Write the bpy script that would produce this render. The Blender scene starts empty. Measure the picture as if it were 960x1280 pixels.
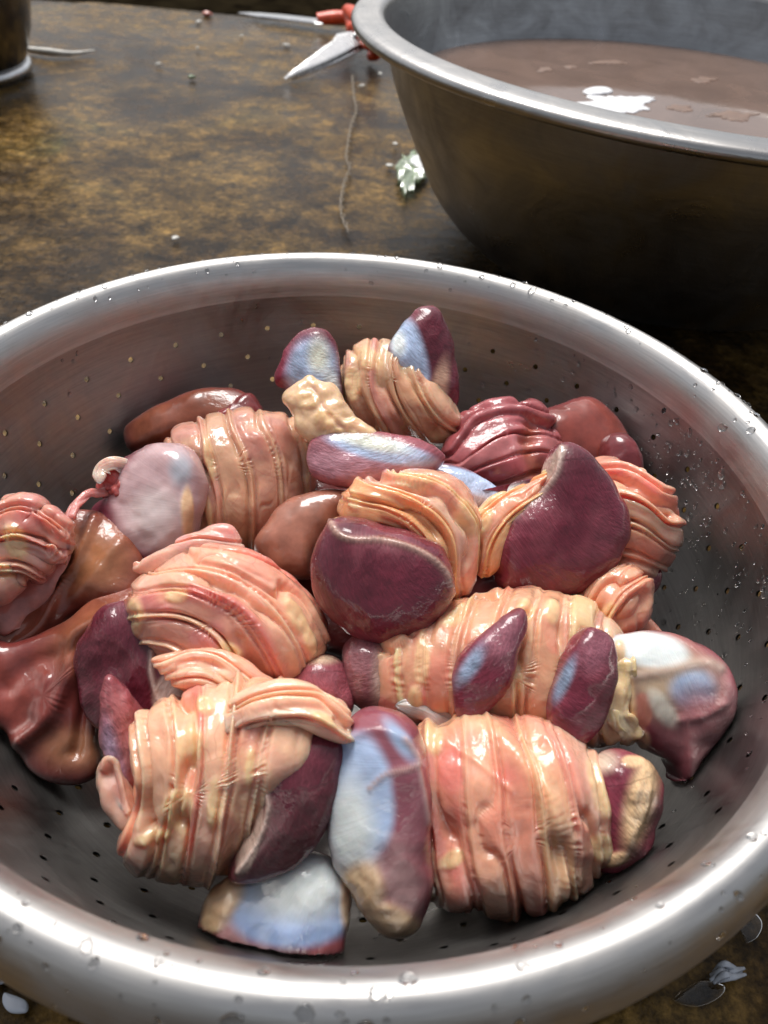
import bpy, math, random
import numpy as np
from mathutils import Vector, Matrix
from mathutils.bvhtree import BVHTree

random.seed(7); RNG = np.random.default_rng(7)
sc = bpy.context.scene
COL = sc.collection
R = math.radians

# ------------------------------------------------------------------ camera
PITCH, YAW, ROLL = 0.74588826, 0.05648074, 0.09650065
RIM_Z = 0.115
CAM = np.array([0.0, -0.21964, RIM_Z + 0.17999])
FPX = 962.0
_f = np.array([math.sin(YAW)*math.cos(PITCH), math.cos(YAW)*math.cos(PITCH), -math.sin(PITCH)])
_r = np.array([math.cos(YAW), -math.sin(YAW), 0.0]); _u = np.cross(_r, _f)
RIGHT = _r*math.cos(ROLL) + _u*math.sin(ROLL)
UPV = -_r*math.sin(ROLL) + _u*math.cos(ROLL)
FWD = _f
cam_d = bpy.data.cameras.new('camera'); cam = bpy.data.objects.new('camera', cam_d); COL.objects.link(cam)
cam.matrix_world = Matrix(((RIGHT[0], UPV[0], -FWD[0], CAM[0]), (RIGHT[1], UPV[1], -FWD[1], CAM[1]),
                           (RIGHT[2], UPV[2], -FWD[2], CAM[2]), (0, 0, 0, 1)))
cam_d.sensor_fit = 'HORIZONTAL'; cam_d.sensor_width = 36.0; cam_d.lens = 36.0*FPX/960.0
cam_d.clip_start = 0.01; cam_d.clip_end = 200.0
cam_d.dof.use_dof = True; cam_d.dof.focus_distance = 0.30; cam_d.dof.aperture_fstop = 18.0
sc.camera = cam

# ------------------------------------------------------------------ light
SUN_AZ, SUN_EL = R(-18), R(60)          # azimuth from +Y towards +X
w = bpy.data.worlds.new('World'); sc.world = w; w.use_nodes = True
nt = w.node_tree; nt.nodes.clear()
sky = nt.nodes.new('ShaderNodeTexSky'); sky.sky_type = 'NISHITA'; sky.sun_disc = False
sky.sun_elevation = SUN_EL; sky.sun_rotation = SUN_AZ
sky.air_density = 1.0; sky.dust_density = 4.0; sky.ozone_density = 1.0
hs = nt.nodes.new('ShaderNodeHueSaturation'); hs.inputs['Saturation'].default_value = 0.35
bg = nt.nodes.new('ShaderNodeBackground'); bg.inputs['Strength'].default_value = 0.06
wo = nt.nodes.new('ShaderNodeOutputWorld')
nt.links.new(sky.outputs[0], hs.inputs['Color']); nt.links.new(hs.outputs[0], bg.inputs['Color']); nt.links.new(bg.outputs[0], wo.inputs['Surface'])
sun_d = bpy.data.lights.new('sun', 'SUN'); sun_d.energy = 1.5; sun_d.angle = R(28); sun_d.color = (1.0, 0.975, 0.95)
sun = bpy.data.objects.new('sun', sun_d); COL.objects.link(sun)
sd = Vector((math.sin(SUN_AZ)*math.cos(SUN_EL), math.cos(SUN_AZ)*math.cos(SUN_EL), math.sin(SUN_EL)))
sun.rotation_euler = sd.to_track_quat('Z', 'Y').to_euler(); sun.location = sd*5
vs = sc.view_settings; vs.view_transform = 'Standard'; vs.look = 'None'; vs.exposure = 1.12; vs.gamma = 1.0
sc.cycles.use_denoising = True
sc.cycles.max_bounces = 8; sc.cycles.transmission_bounces = 6; sc.cycles.caustics_reflective = False; sc.cycles.caustics_refractive = False

# ------------------------------------------------------------------ helpers
def nrm(v):
    v = np.asarray(v, float); return v/np.maximum(np.linalg.norm(v, axis=-1, keepdims=True), 1e-12)
def ray(x, y):
    return nrm(FWD + (x-480)/FPX*RIGHT - (y-640)/FPX*UPV)
def un(x, y, z):
    """point of the level plane z that is seen at photograph position x, y"""
    d = ray(x, y); return CAM + d*((z-CAM[2])/d[2])
def onplane(x, y, c, n):
    d = ray(x, y); return CAM + d*(np.dot(c-CAM, n)/np.dot(d, n))
def proj(V):
    D = V-CAM; zf = D@FWD
    return 480+FPX*(D@RIGHT)/zf, 640-FPX*(D@UPV)/zf
TOCAM = -FWD
def NV(a=0.0, b=0.0):
    """a facing direction: towards the viewer, leaned a to the right and b upward"""
    return nrm(TOCAM + a*RIGHT + b*UPV)

def hash3(i, j, k):
    h = (i.astype(np.int64)*374761393 + j.astype(np.int64)*668265263 + k.astype(np.int64)*2147483647) & 0xffffffff
    h = ((h ^ (h >> 13))*1274126177) & 0xffffffff
    return ((h ^ (h >> 16)) & 0xffff)/65535.0
def noise(P, s=1.0, seed=0):
    P = np.asarray(P, float)*s + seed*17.31
    I = np.floor(P).astype(np.int64); f = P-I; f = f*f*f*(f*(f*6-15)+10)
    o = 0
    for dx in (0, 1):
        for dy in (0, 1):
            for dz in (0, 1):
                wgt = (f[:, 0] if dx else 1-f[:, 0])*(f[:, 1] if dy else 1-f[:, 1])*(f[:, 2] if dz else 1-f[:, 2])
                o = o + wgt*hash3(I[:, 0]+dx, I[:, 1]+dy, I[:, 2]+dz)
    return o*2-1
def fbm(P, s, seed=0, o=3):
    r = 0; a = 1.0; t = 0
    for k in range(o):
        r = r + a*noise(P, s*2**k, seed+k); t += a; a *= .5
    return r/t
def cells(P, s, seed=0):
    """distance to the nearest of scattered points, 0..1"""
    P = np.asarray(P, float)*s; I = np.floor(P).astype(np.int64); best = np.full(len(P), 9.0)
    for dx in (-1, 0, 1):
        for dy in (-1, 0, 1):
            for dz in (-1, 0, 1):
                J = I+np.array([dx, dy, dz])
                C = J+np.stack([hash3(J[:, 0]+seed, J[:, 1], J[:, 2]), hash3(J[:, 0], J[:, 1]+7+seed, J[:, 2]), hash3(J[:, 0], J[:, 1], J[:, 2]+13+seed)], 1)
                best = np.minimum(best, ((P-C)**2).sum(1))
    return np.sqrt(best)
def smooth01(x, a, b):
    t = np.clip((x-a)/(b-a), 0, 1); return t*t*(3-2*t)
def spline(P, n, closed=False):
    """Catmull-Rom through the rows of P, n samples evenly spaced by length"""
    P = np.asarray(P, float)
    if closed: Q = np.vstack([P[-1], P, P[0], P[1]]); m = len(P)
    else: Q = np.vstack([2*P[0]-P[1], P, 2*P[-1]-P[-2]]); m = len(P)-1
    out = []
    K = max(8, int(4*n/m))
    for i in range(m):
        t = np.linspace(0, 1, K, endpoint=False)[:, None]
        a, b, c, d = Q[i], Q[i+1], Q[i+2], Q[i+3]
        out.append(.5*((2*b)+(c-a)*t+(2*a-5*b+4*c-d)*t*t+(3*b-a-3*c+d)*t**3))
    out = np.vstack(out+[Q[m+1][None] if not closed else P[:1]])
    k = min(3, out.shape[1])
    L = np.r_[0, np.cumsum(np.linalg.norm(np.diff(out[:, :k], axis=0), axis=1))]
    s = np.linspace(0, L[-1], n+1)[:-1] if closed else np.linspace(0, L[-1], n)
    return np.stack([np.interp(s, L, out[:, c]) for c in range(out.shape[1])], 1)

def normals(V, F):
    n = np.zeros_like(V)
    F = np.asarray(F)
    a, b, c = V[F[:, 0]], V[F[:, 1]], V[F[:, 2]]
    fn = np.cross(b-a, c-a)
    if F.shape[1] == 4: fn = fn + np.cross(c-a, V[F[:, 3]]-a)
    for k in range(F.shape[1]): np.add.at(n, F[:, k], fn)
    return nrm(n)
def mesh_obj(name, V, F, mat, parent=None, col=None, st=None, smooth=True):
    V = np.asarray(V, float)
    if parent is not None: V = V-np.array(parent.location)
    me = bpy.data.meshes.new(name); me.from_pydata(V.tolist(), [], [list(map(int, f)) for f in F]); me.update()
    if smooth: me.polygons.foreach_set('use_smooth', [True]*len(me.polygons))
    if col is not None:
        a = me.color_attributes.new('Col', 'FLOAT_COLOR', 'POINT')
        c = np.ones((len(V), 4)); c[:, :3] = np.clip(col, 0, 1); a.data.foreach_set('color', c.ravel())
    if st is not None:
        a = me.attributes.new('st', 'FLOAT_VECTOR', 'POINT'); a.data.foreach_set('vector', np.ascontiguousarray(st, float).ravel())
    if mat: me.materials.append(mat)
    o = bpy.data.objects.new(name, me); COL.objects.link(o)
    if parent is not None: o.parent = parent
    return o
def tag(o, label=None, cat=None, group=None, kind=None):
    if label: o['label'] = label
    if cat: o['category'] = cat
    if group: o['group'] = group
    if kind: o['kind'] = kind
    return o
def thing(name, loc, label, cat, group=None):
    e = bpy.data.objects.new(name, None); e.empty_display_size = .01; COL.objects.link(e); e.location = tuple(map(float, loc))
    return tag(e, label, cat, group)
def lathe(prof, n=96, cx=0., cy=0., arc=None):
    prof = np.asarray(prof, float); m = len(prof)
    th = np.linspace(0, 2*math.pi, n, endpoint=False)
    V = np.stack([(cx+prof[:, 0][:, None]*np.cos(th)).ravel(), (cy+prof[:, 0][:, None]*np.sin(th)).ravel(), np.repeat(prof[:, 1], n)], 1)
    F = [(i*n+j, i*n+(j+1) % n, (i+1)*n+(j+1) % n, (i+1)*n+j) for i in range(m-1) for j in range(n)]
    return V, F

# ------------------------------------------------------------------ materials
def mat(name):
    m = bpy.data.materials.new(name); m.use_nodes = True
    n = m.node_tree; b = n.nodes['Principled BSDF']; return m, n, b
def nd(n, t, **kw):
    x = n.nodes.new(t)
    for k, v in kw.items():
        if k in x.inputs: x.inputs[k].default_value = v
        else: setattr(x, k, v)
    return x
def mixc(n, fac, a, b, blend='MIX'):
    x = n.nodes.new('ShaderNodeMix'); x.data_type = 'RGBA'; x.blend_type = blend
    for s, v in ((0, fac), (6, a), (7, b)):
        if isinstance(v, (int, float)): x.inputs[s].default_value = v
        elif isinstance(v, tuple): x.inputs[s].default_value = v+(1,) if len(v) == 3 else v
        else: n.links.new(v, x.inputs[s])
    return x.outputs[2]
def ramp(n, src, stops):
    r = n.nodes.new('ShaderNodeValToRGB'); e = r.color_ramp.elements
    while len(e) < len(stops): e.new(.5)
    for k, (p, c) in enumerate(stops):
        e[k].position = p; e[k].color = (c, c, c, 1) if isinstance(c, (int, float)) else tuple(c)+(1,)
    n.links.new(src, r.inputs[0]); return r.outputs[0]

def tissue(name, sss=.35, rough=.34, coat=.9, fine=.5, broad=.5, fibre=0.0, veins=0.0, radius=(.006, .0022, .0014), fibre_scale=(260, 7), mottle=.25, film=0.0, streak=.18, crinkle=.75):
    m, n, b = mat(name); L = n.links.new
    at_ = nd(n, 'ShaderNodeAttribute', attribute_name='Col')
    tc = nd(n, 'ShaderNodeTexCoord')
    n1 = nd(n, 'ShaderNodeTexNoise', Scale=130.0, Detail=5.0, Roughness=.6); L(tc.outputs['Object'], n1.inputs['Vector'])
    v = ramp(n, n1.outputs['Fac'], [(.3, 1-mottle), (.7, 1+mottle*.6)])
    c = mixc(n, 1.0, at_.outputs['Color'], v, 'MULTIPLY')
    if veins:
        nz = nd(n, 'ShaderNodeTexNoise', Scale=60.0, Detail=2.0); L(tc.outputs['Object'], nz.inputs['Vector'])
        mp = nd(n, 'ShaderNodeVectorMath', operation='MULTIPLY_ADD'); L(nz.outputs['Color'], mp.inputs[0])
        mp.inputs[1].default_value = (.02,)*3; L(tc.outputs['Object'], mp.inputs[2])
        vo = nd(n, 'ShaderNodeTexVoronoi', feature='DISTANCE_TO_EDGE', Scale=95.0); L(mp.outputs[0], vo.inputs['Vector'])
        n3 = nd(n, 'ShaderNodeTexNoise', Scale=45.0); L(tc.outputs['Object'], n3.inputs['Vector'])
        ln = ramp(n, vo.outputs['Distance'], [(0.0, veins), (.035, 0.0)])
        gate = ramp(n, n3.outputs['Fac'], [(.5, 0.0), (.62, 1.0)])
        mm = nd(n, 'ShaderNodeMath', operation='MULTIPLY'); L(ln, mm.inputs[0]); L(gate, mm.inputs[1])
        c = mixc(n, mm.outputs[0], c, (.42, .05, .05))
    hgt = None
    st = nd(n, 'ShaderNodeAttribute', attribute_name='st')
    if fibre:
        mp = nd(n, 'ShaderNodeVectorMath', operation='MULTIPLY'); L(st.outputs['Vector'], mp.inputs[0]); mp.inputs[1].default_value = (fibre_scale[0], fibre_scale[1], 1)
        nf = nd(n, 'ShaderNodeTexNoise', Scale=1.0, Detail=3.0, Roughness=.55, Distortion=.35); L(mp.outputs[0], nf.inputs['Vector'])
        fv = ramp(n, nf.outputs['Fac'], [(.3, 1-streak), (.7, 1+streak*.9)])
        c = mixc(n, 1.0, c, fv, 'MULTIPLY')
        hgt = nf.outputs['Fac']
    L(c, b.inputs['Base Color'])
    b.inputs['Roughness'].default_value = rough
    b.inputs['Subsurface Weight'].default_value = sss; b.inputs['Subsurface Radius'].default_value = radius; b.inputs['Subsurface Scale'].default_value = 1.0
    b.inputs['Coat Weight'].default_value = coat; b.inputs['Coat Roughness'].default_value = .03; b.inputs['Coat IOR'].default_value = 1.45
    b.inputs['Specular IOR Level'].default_value = .18
    nb = nd(n, 'ShaderNodeTexNoise', Scale=70.0, Detail=3.0, Roughness=.5, Distortion=.6); L(tc.outputs['Object'], nb.inputs['Vector'])
    bp = nd(n, 'ShaderNodeBump', Strength=broad, Distance=.0022); L(nb.outputs['Fac'], bp.inputs['Height'])
    nf2 = nd(n, 'ShaderNodeTexNoise', Scale=420.0, Detail=2.0); L(tc.outputs['Object'], nf2.inputs['Vector'])
    bf = nd(n, 'ShaderNodeBump', Strength=fine, Distance=.0004); L(nf2.outputs['Fac'], bf.inputs['Height']); L(bp.outputs[0], bf.inputs['Normal'])
    last = bf
    if hgt is not None:
        b3 = nd(n, 'ShaderNodeBump', Strength=fibre, Distance=.0006); L(hgt, b3.inputs['Height']); L(bf.outputs[0], b3.inputs['Normal']); last = b3
    L(last.outputs[0], b.inputs['Normal'])
    bc = nd(n, 'ShaderNodeBump', Strength=broad, Distance=.0022); L(nb.outputs['Fac'], bc.inputs['Height']); cn = bc
    ck = nd(n, 'ShaderNodeTexNoise', Scale=330.0, Detail=2.0, Distortion=1.0); L(tc.outputs['Object'], ck.inputs['Vector'])
    cg = nd(n, 'ShaderNodeTexNoise', Scale=38.0, Detail=1.0); L(tc.outputs['Object'], cg.inputs['Vector'])
    cm = nd(n, 'ShaderNodeMath', operation='MULTIPLY'); L(ck.outputs['Fac'], cm.inputs[0]); L(ramp(n, cg.outputs['Fac'], [(.45, 0.0), (.65, 1.0)]), cm.inputs[1])
    b5 = nd(n, 'ShaderNodeBump', Strength=crinkle, Distance=.0009); L(cm.outputs[0], b5.inputs['Height']); L(bc.outputs[0], b5.inputs['Normal']); cn = bc = b5
    if hgt is not None and film:
        b4 = nd(n, 'ShaderNodeBump', Strength=film, Distance=.0006); L(hgt, b4.inputs['Height']); L(bc.outputs[0], b4.inputs['Normal']); cn = b4
    L(cn.outputs[0], b.inputs['Coat Normal'])
    return m
M = {}
M['muscle'] = tissue('gizzard_muscle', film=.10, sss=.12, rough=.55, coat=1.0, fine=.4, broad=.45, fibre=.7, fibre_scale=(1100, 9), radius=(.004, .001, .001))
M['tendon'] = tissue('tendon_sheath', sss=.25, rough=.3, coat=.9, fine=.2, broad=.3, fibre=.16, fibre_scale=(40, 38), mottle=.05, streak=.04)
M['gut'] = tissue('intestine_wall', sss=.7, radius=(.0075, .0028, .0018), rough=.33, coat=1.0, fine=.2, broad=.6, fibre=.55, fibre_scale=(26, 620), veins=.25, mottle=.16, streak=.09, film=.22)
M['fat'] = tissue('yellow_fat', sss=.5, rough=.36, coat=.9, fine=.5, broad=.5, mottle=.22, radius=(.005, .003, .001))
M['liver'] = tissue('liver_tissue', sss=.2, rough=.3, coat=1.0, fine=.12, broad=.22, mottle=.3, radius=(.004, .001, .0006))

C_MUS = np.array((.135, .015, .030)); C_MUS2 = np.array((.29, .075, .095)); C_TEN = np.array((.46, .57, .78)); C_TENW = np.array((.74, .78, .76))
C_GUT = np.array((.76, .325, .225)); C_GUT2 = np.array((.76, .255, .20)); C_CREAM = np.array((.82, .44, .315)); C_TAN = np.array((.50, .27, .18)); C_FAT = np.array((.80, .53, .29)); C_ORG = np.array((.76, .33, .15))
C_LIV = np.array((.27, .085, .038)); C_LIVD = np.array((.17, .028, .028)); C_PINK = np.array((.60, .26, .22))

# ------------------------------------------------------------------ organic builders
def pillow(name, outline, centre, z, n, tf, tb, mat_, parent, col, e=2.3, lump=.0018, lscale=70, seed=0, bend=None, fibre_dir=None, rings=40, m=150, wob=0.0, floor=True, disp=None, lines=(), fats=()):
    """a thick rounded lobe: outline lies in the plane through centre with facing n; tf, tb bulge to both sides"""
    n = nrm(n); C = un(centre[0], centre[1], z)
    O2 = spline(outline, m, True)
    O = np.array([onplane(x, y, C, n) for x, y in O2])
    ax = nrm(np.cross([0, 0, 1.0] if abs(n[2]) < .95 else [0, 1.0, 0], n)); ay = np.cross(n, ax)
    if wob:
        th0 = np.linspace(0, 2*math.pi, m, endpoint=False)
        rad = O-C; O = C+rad*(1+wob*noise(np.stack([np.cos(th0)*3, np.sin(th0)*3, 0*th0], 1), 1.7, seed+5))[:, None]
    t = np.linspace(0, math.pi/2, rings+1)
    rho = np.sin(t)**(2/e); hh = np.cos(t)**(2/e)
    P = [C+n*tf]; rr = [0.0]; side = [1.0]; th = [0.0]; idx = []
    F = []
    rb = min(rings, 18); t_b = np.linspace(math.pi/2, 0, rb+1)[1:-1]
    seq = [(rho[k], hh[k]*tf, 1) for k in range(1, rings+1)]+[(math.sin(x)**(2/e), -math.cos(x)**(2/e)*tb, -1) for x in t_b]
    for (rk, hk, sd_) in seq:
        base = C+(O-C)*rk
        P.extend(base+n*hk); rr += [rk]*m; side += [sd_*(1 if rk < 1 else 0)]*m; th += list(np.arange(m)/m)
    P.append(C-n*tb); rr.append(0.0); side.append(-1.0); th.append(0.0)
    V = np.array(P); rr = np.array(rr); side = np.array(side); th = np.array(th)
    for j in range(m): F.append((0, 1+j, 1+(j+1) % m, 1+(j+1) % m))
    for k in range(len(seq)-1):
        a = 1+k*m; b_ = a+m
        for j in range(m): F.append((a+j, b_+j, b_+(j+1) % m, a+(j+1) % m))
    a = 1+(len(seq)-1)*m; l = len(V)-1
    for j in range(m): F.append((a+j, l, a+(j+1) % m, a+(j+1) % m))
    D = V-C; u = D@ax; v = D@ay
    if bend is not None: V = V+n*bend(u, v)[:, None]
    nn = normals(V, F)
    if np.mean(np.sum(nn*(V-V.mean(0)), 1)) < 0: nn = -nn; F = [f[::-1] for f in F]
    V = V+nn*(lump*fbm(V, lscale, seed, 3))[:, None]
    px, py = proj(V)
    info = dict(V=V, rho=rr, side=side, th=th, u=u, v=v, px=px, py=py, n=nn, seed=seed)
    c = col(info)
    h = np.zeros(len(V))
    if disp is not None: hd, c = disp(info, c); h = h+hd
    for (pl, wd, hg, *kc) in lines:                      # raised ridges or sunk grooves along traced lines
        d = line_dist(info, pl)*np.linalg.norm(C-CAM)/FPX; g = np.exp(-(d/wd)**2)*(np.sum(nn*TOCAM, 1) > -.1); h = h+hg*g
        if kc: c = blend(c, np.clip(g*.8, 0, 1), kc[0])
    if fats:
        fm = np.zeros(len(V))
        for (x, y, rx, ry, *an) in fats: fm = np.maximum(fm, spot(info, x, y, rx, ry, an[0] if an else 0, .45))
        lob = 1-np.clip(cells(V+seed*.37, 380, seed), 0, 1)**2
        fm = fm*smooth01(.55*fbm(V, 90, seed+16, 3)+fm, .0, 1.0); fs = 1.0 if mat_ is M['gut'] else .75; h = h+fs*fm*(.0006+.0004*lob+.0012*fbm(V, 95, seed+6, 3))
        fc = np.tile(C_FAT, (len(V), 1))*(1+.15*(lob-.5)+.18*fbm(V, 130, seed+8, 2))[:, None]
        k = np.clip(fm, 0, .88)[:, None]; c = c*(1-k)+fc*k
    V = V+nn*h[:, None]
    if disp is not None:                                  # relax the folds a little so that their edges stay soft
        for _ in range(2):
            G = V[1:-1].reshape(len(seq), m, 3); A_ = .5*G+.25*(np.roll(G, 1, 1)+np.roll(G, -1, 1)); B_ = A_.copy(); B_[1:-1] = .5*A_[1:-1]+.25*(A_[:-2]+A_[2:]); V[1:-1] = B_.reshape(-1, 3)
    if floor: V = keep_in_bowl(V)
    fa = (seed*1.7) % 3.1 if fibre_dir is None else fibre_dir; Rm = np.linalg.norm(O-C, axis=1).mean()
    du, dv = u-1.5*Rm*math.cos(fa), v-1.5*Rm*math.sin(fa)
    st = info.get('st', np.stack([np.hypot(du, dv), np.arctan2(dv, du), 0*u], 1))
    F = [f if f[2] != f[3] else f[:3] for f in F]; F = [f if len(set(f)) == 4 else tuple(dict.fromkeys(f)) for f in F]
    o = mesh_obj(name, V, F, mat_, parent, c, st)
    SURF[o.name] = (V, F)
    return o
SURF = {}
def bvh(objs):
    Vs, Fs, k = [], [], 0
    for o in objs:
        V, F = SURF[o.name]; Vs.append(V); Fs += [tuple(i+k for i in f) for f in F]; k += len(V)
    return BVHTree.FromPolygons(np.vstack(Vs).tolist(), Fs)
# bowl profile (inner face) used both for the colander and for keeping the contents inside it
BOWL = np.array([(0, .0105), (.088, .0105), (.110, .0145), (.128, .0245), (.1405, .0390), (.1505, .0580), (.157, .0750), (.161, .0880), (.1627, .0975)])
def keep_in_bowl(V):
    r = np.hypot(V[:, 0], V[:, 1]); zmin = np.interp(r, BOWL[:, 0], BOWL[:, 1])+.0012
    V = V.copy()
    rmax = np.interp(V[:, 2], BOWL[:, 1]+np.arange(len(BOWL))*1e-7, BOWL[:, 0])-.0015
    low = V[:, 2] < zmin
    steep = low & (r > .125)
    s = np.where(steep & (r > rmax), rmax/np.maximum(r, 1e-6), 1.0)
    V[:, 0] *= s; V[:, 1] *= s
    r = np.hypot(V[:, 0], V[:, 1]); zmin = np.interp(r, BOWL[:, 0], BOWL[:, 1])+.0012
    V[:, 2] = np.maximum(V[:, 2], np.minimum(zmin, .1))
    return V
def spot(i, cx, cy, rx, ry, ang=0, soft=.5, front=True):
    """soft elliptical patch of the lobe's face"""
    a = R(ang); dx, dy = i['px']-cx, i['py']-cy
    d = np.hypot((dx*math.cos(a)+dy*math.sin(a))/rx, (-dx*math.sin(a)+dy*math.cos(a))/ry)
    d = d+.10*fbm(i['V'], 80, 3+i['seed'], 2)
    m_ = 1-smooth01(d, 1-soft, 1+soft)
    if front: m_ = m_*(np.sum(i['n']*TOCAM, 1) > -.15)
    return m_
def blend(c, m_, k): return c*(1-m_[:, None])+np.asarray(k)*m_[:, None]
def muscle_col(i, patches=(), base=C_MUS, edge=C_MUS2, edge_w=.35, var=.5):
    V = i['V']; c = np.tile(base, (len(V), 1))
    c = c*(1+var*fbm(V, 38, 11+i['seed'], 4))[:, None]
    c = blend(c, .35*smooth01(fbm(V*np.array([1, 1, .6]), 75, 15+i['seed'], 3), .1, .5), edge)
    c = blend(c, edge_w*smooth01(i['rho'], .86, 1.0), edge)
    for (k, *a) in patches: c = blend(c, np.clip(spot(i, *a), 0, 1), k)
    return c
def lobe(name, outline, centre, z, n, tf, tb, parent, patches=(), base=C_MUS, mat_=None, **kw):
    return pillow(name, outline, centre, z, n, tf, tb, mat_ or M['muscle'], parent, lambda i: muscle_col(i, patches, base), **kw)
def line_dist(i, pl):
    q = spline(pl, 36); d = np.full(len(i['px']), 1e9)
    for x, y in q[:, :2]: d = np.minimum(d, (i['px']-x)**2+(i['py']-y)**2)
    return np.sqrt(d)
def frac_hash(k, s): return hash3(k.astype(np.int64)+s*31, k.astype(np.int64)*3+7, np.full(len(k), s))
def pleats(guides, dens, pal, amp=.0021, fatty=.35, cross=.9):
    """thin gut lying in overlapping folds that follow the guide lines"""
    def f(i, c):
        V = i['V']; sd_ = i['seed']; num = 0; den = 0
        for k, g in enumerate(guides):
            wgt = 1/(line_dist(i, g)+2.0)**3; num = num+k*wgt; den = den+wgt
        w_ = num/den
        x = w_*dens*1.22+.85*fbm(V, 30, sd_+3, 2)+.05*noise(V, 150, sd_+4)+40
        # here and there a length of gut crosses over the others at its own angle
        d1 = nrm(np.array([math.cos(sd_*2.3), math.sin(sd_*2.3), .6*math.cos(sd_)])); over = fbm(V, 26, sd_+23, 2)+.12*noise(V, 90, sd_+25)
        om = over > cross; x = np.where(om, (V@d1)*95+.7*fbm(V, 30, sd_+27, 2)+80, x)
        k = np.floor(x); t = x-k; h1, h2, h3 = frac_hash(k, 1+sd_), frac_hash(k, 2+sd_), frac_hash(k, 3+sd_)
        ed = np.minimum(t, 1-t)
        tilt = (h3-.5)*1.5*(t-.5)
        crease = np.exp(-(ed/.075)**2)*(.7+1.1*smooth01(fbm(V, 50, sd_+17, 2), -.3, .3))
        puff = (np.sin(math.pi*np.clip(t, 0, 1))**.6)*(.25+.7*h2)
        x2 = w_*dens*3.1+1.1*fbm(V, 50, sd_+7, 2); t2 = np.abs((x2-np.floor(x2))-.5)*2
        fine = -(1-smooth01(t2, 0, .22))*smooth01(fbm(V, 55, sd_+9, 2), 0, .35)
        amp_ = amp*.92; h = amp*.75*smooth01(over, cross, cross+.09)+amp_*(.8*h1+tilt+puff-.85*crease)+amp*.35*fine+.0011*fbm(V, 62, sd_+11, 3)
        pal_ = np.array([np.asarray(p, float) for p in pal]); idx = np.minimum((frac_hash(k, 5+sd_)*len(pal_)).astype(int), len(pal_)-1)
        cc = pal_[idx]*(1+np.array([.15, .35, .4])*(frac_hash(k, 6+sd_)-.55)[:, None])
        cc = cc*(1+.16*fbm(V, 48, sd_+13, 3)[:, None]*np.array([.35, 1, 1.15]))
        e = 1-smooth01(ed, .03, .2)*smooth01(fbm(V, 85, sd_+15, 2), -.1, .3)
        cc = blend(cc, np.clip(.7*fatty*e, 0, 1), C_FAT)
        i['st'] = np.stack([V@np.array([.6, .5, .6]), w_*.011+.003*fbm(V, 60, sd_+19, 2), 0*w_], 1)
        return h, cc
    return f
def gut_mass(name, outline, centre, z, n, tf, tb, parent, guides, dens, pal, amp=.0021, fats=(), fatty=.35, seed=0, mat_=None, cross=.9, **kw):
    kw['rings'] = max(70, int(1.2*kw.get('rings', 84))); kw['m'] = int(1.7*kw.get('m', 230))
    return pillow(name, outline, centre, z, n, tf, tb, mat_ or M['gut'], parent, lambda i: np.ones((len(i['V']), 3)), disp=pleats(guides, dens, pal, amp, fatty, cross), fats=fats, seed=seed, lump=.0022, lscale=45, **kw)
def gut_core(name, outline, centre, z, n, tf, tb, parent, col=C_GUT, **kw):
    def cf(i): 
        c = np.tile(col*.85, (len(i['V']), 1)); return c*(1+.2*fbm(i['V'], 60, 5, 2))[:, None]
    return pillow(name, outline, centre, z, n, tf, tb, M['gut'], parent, cf, **kw)

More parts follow.
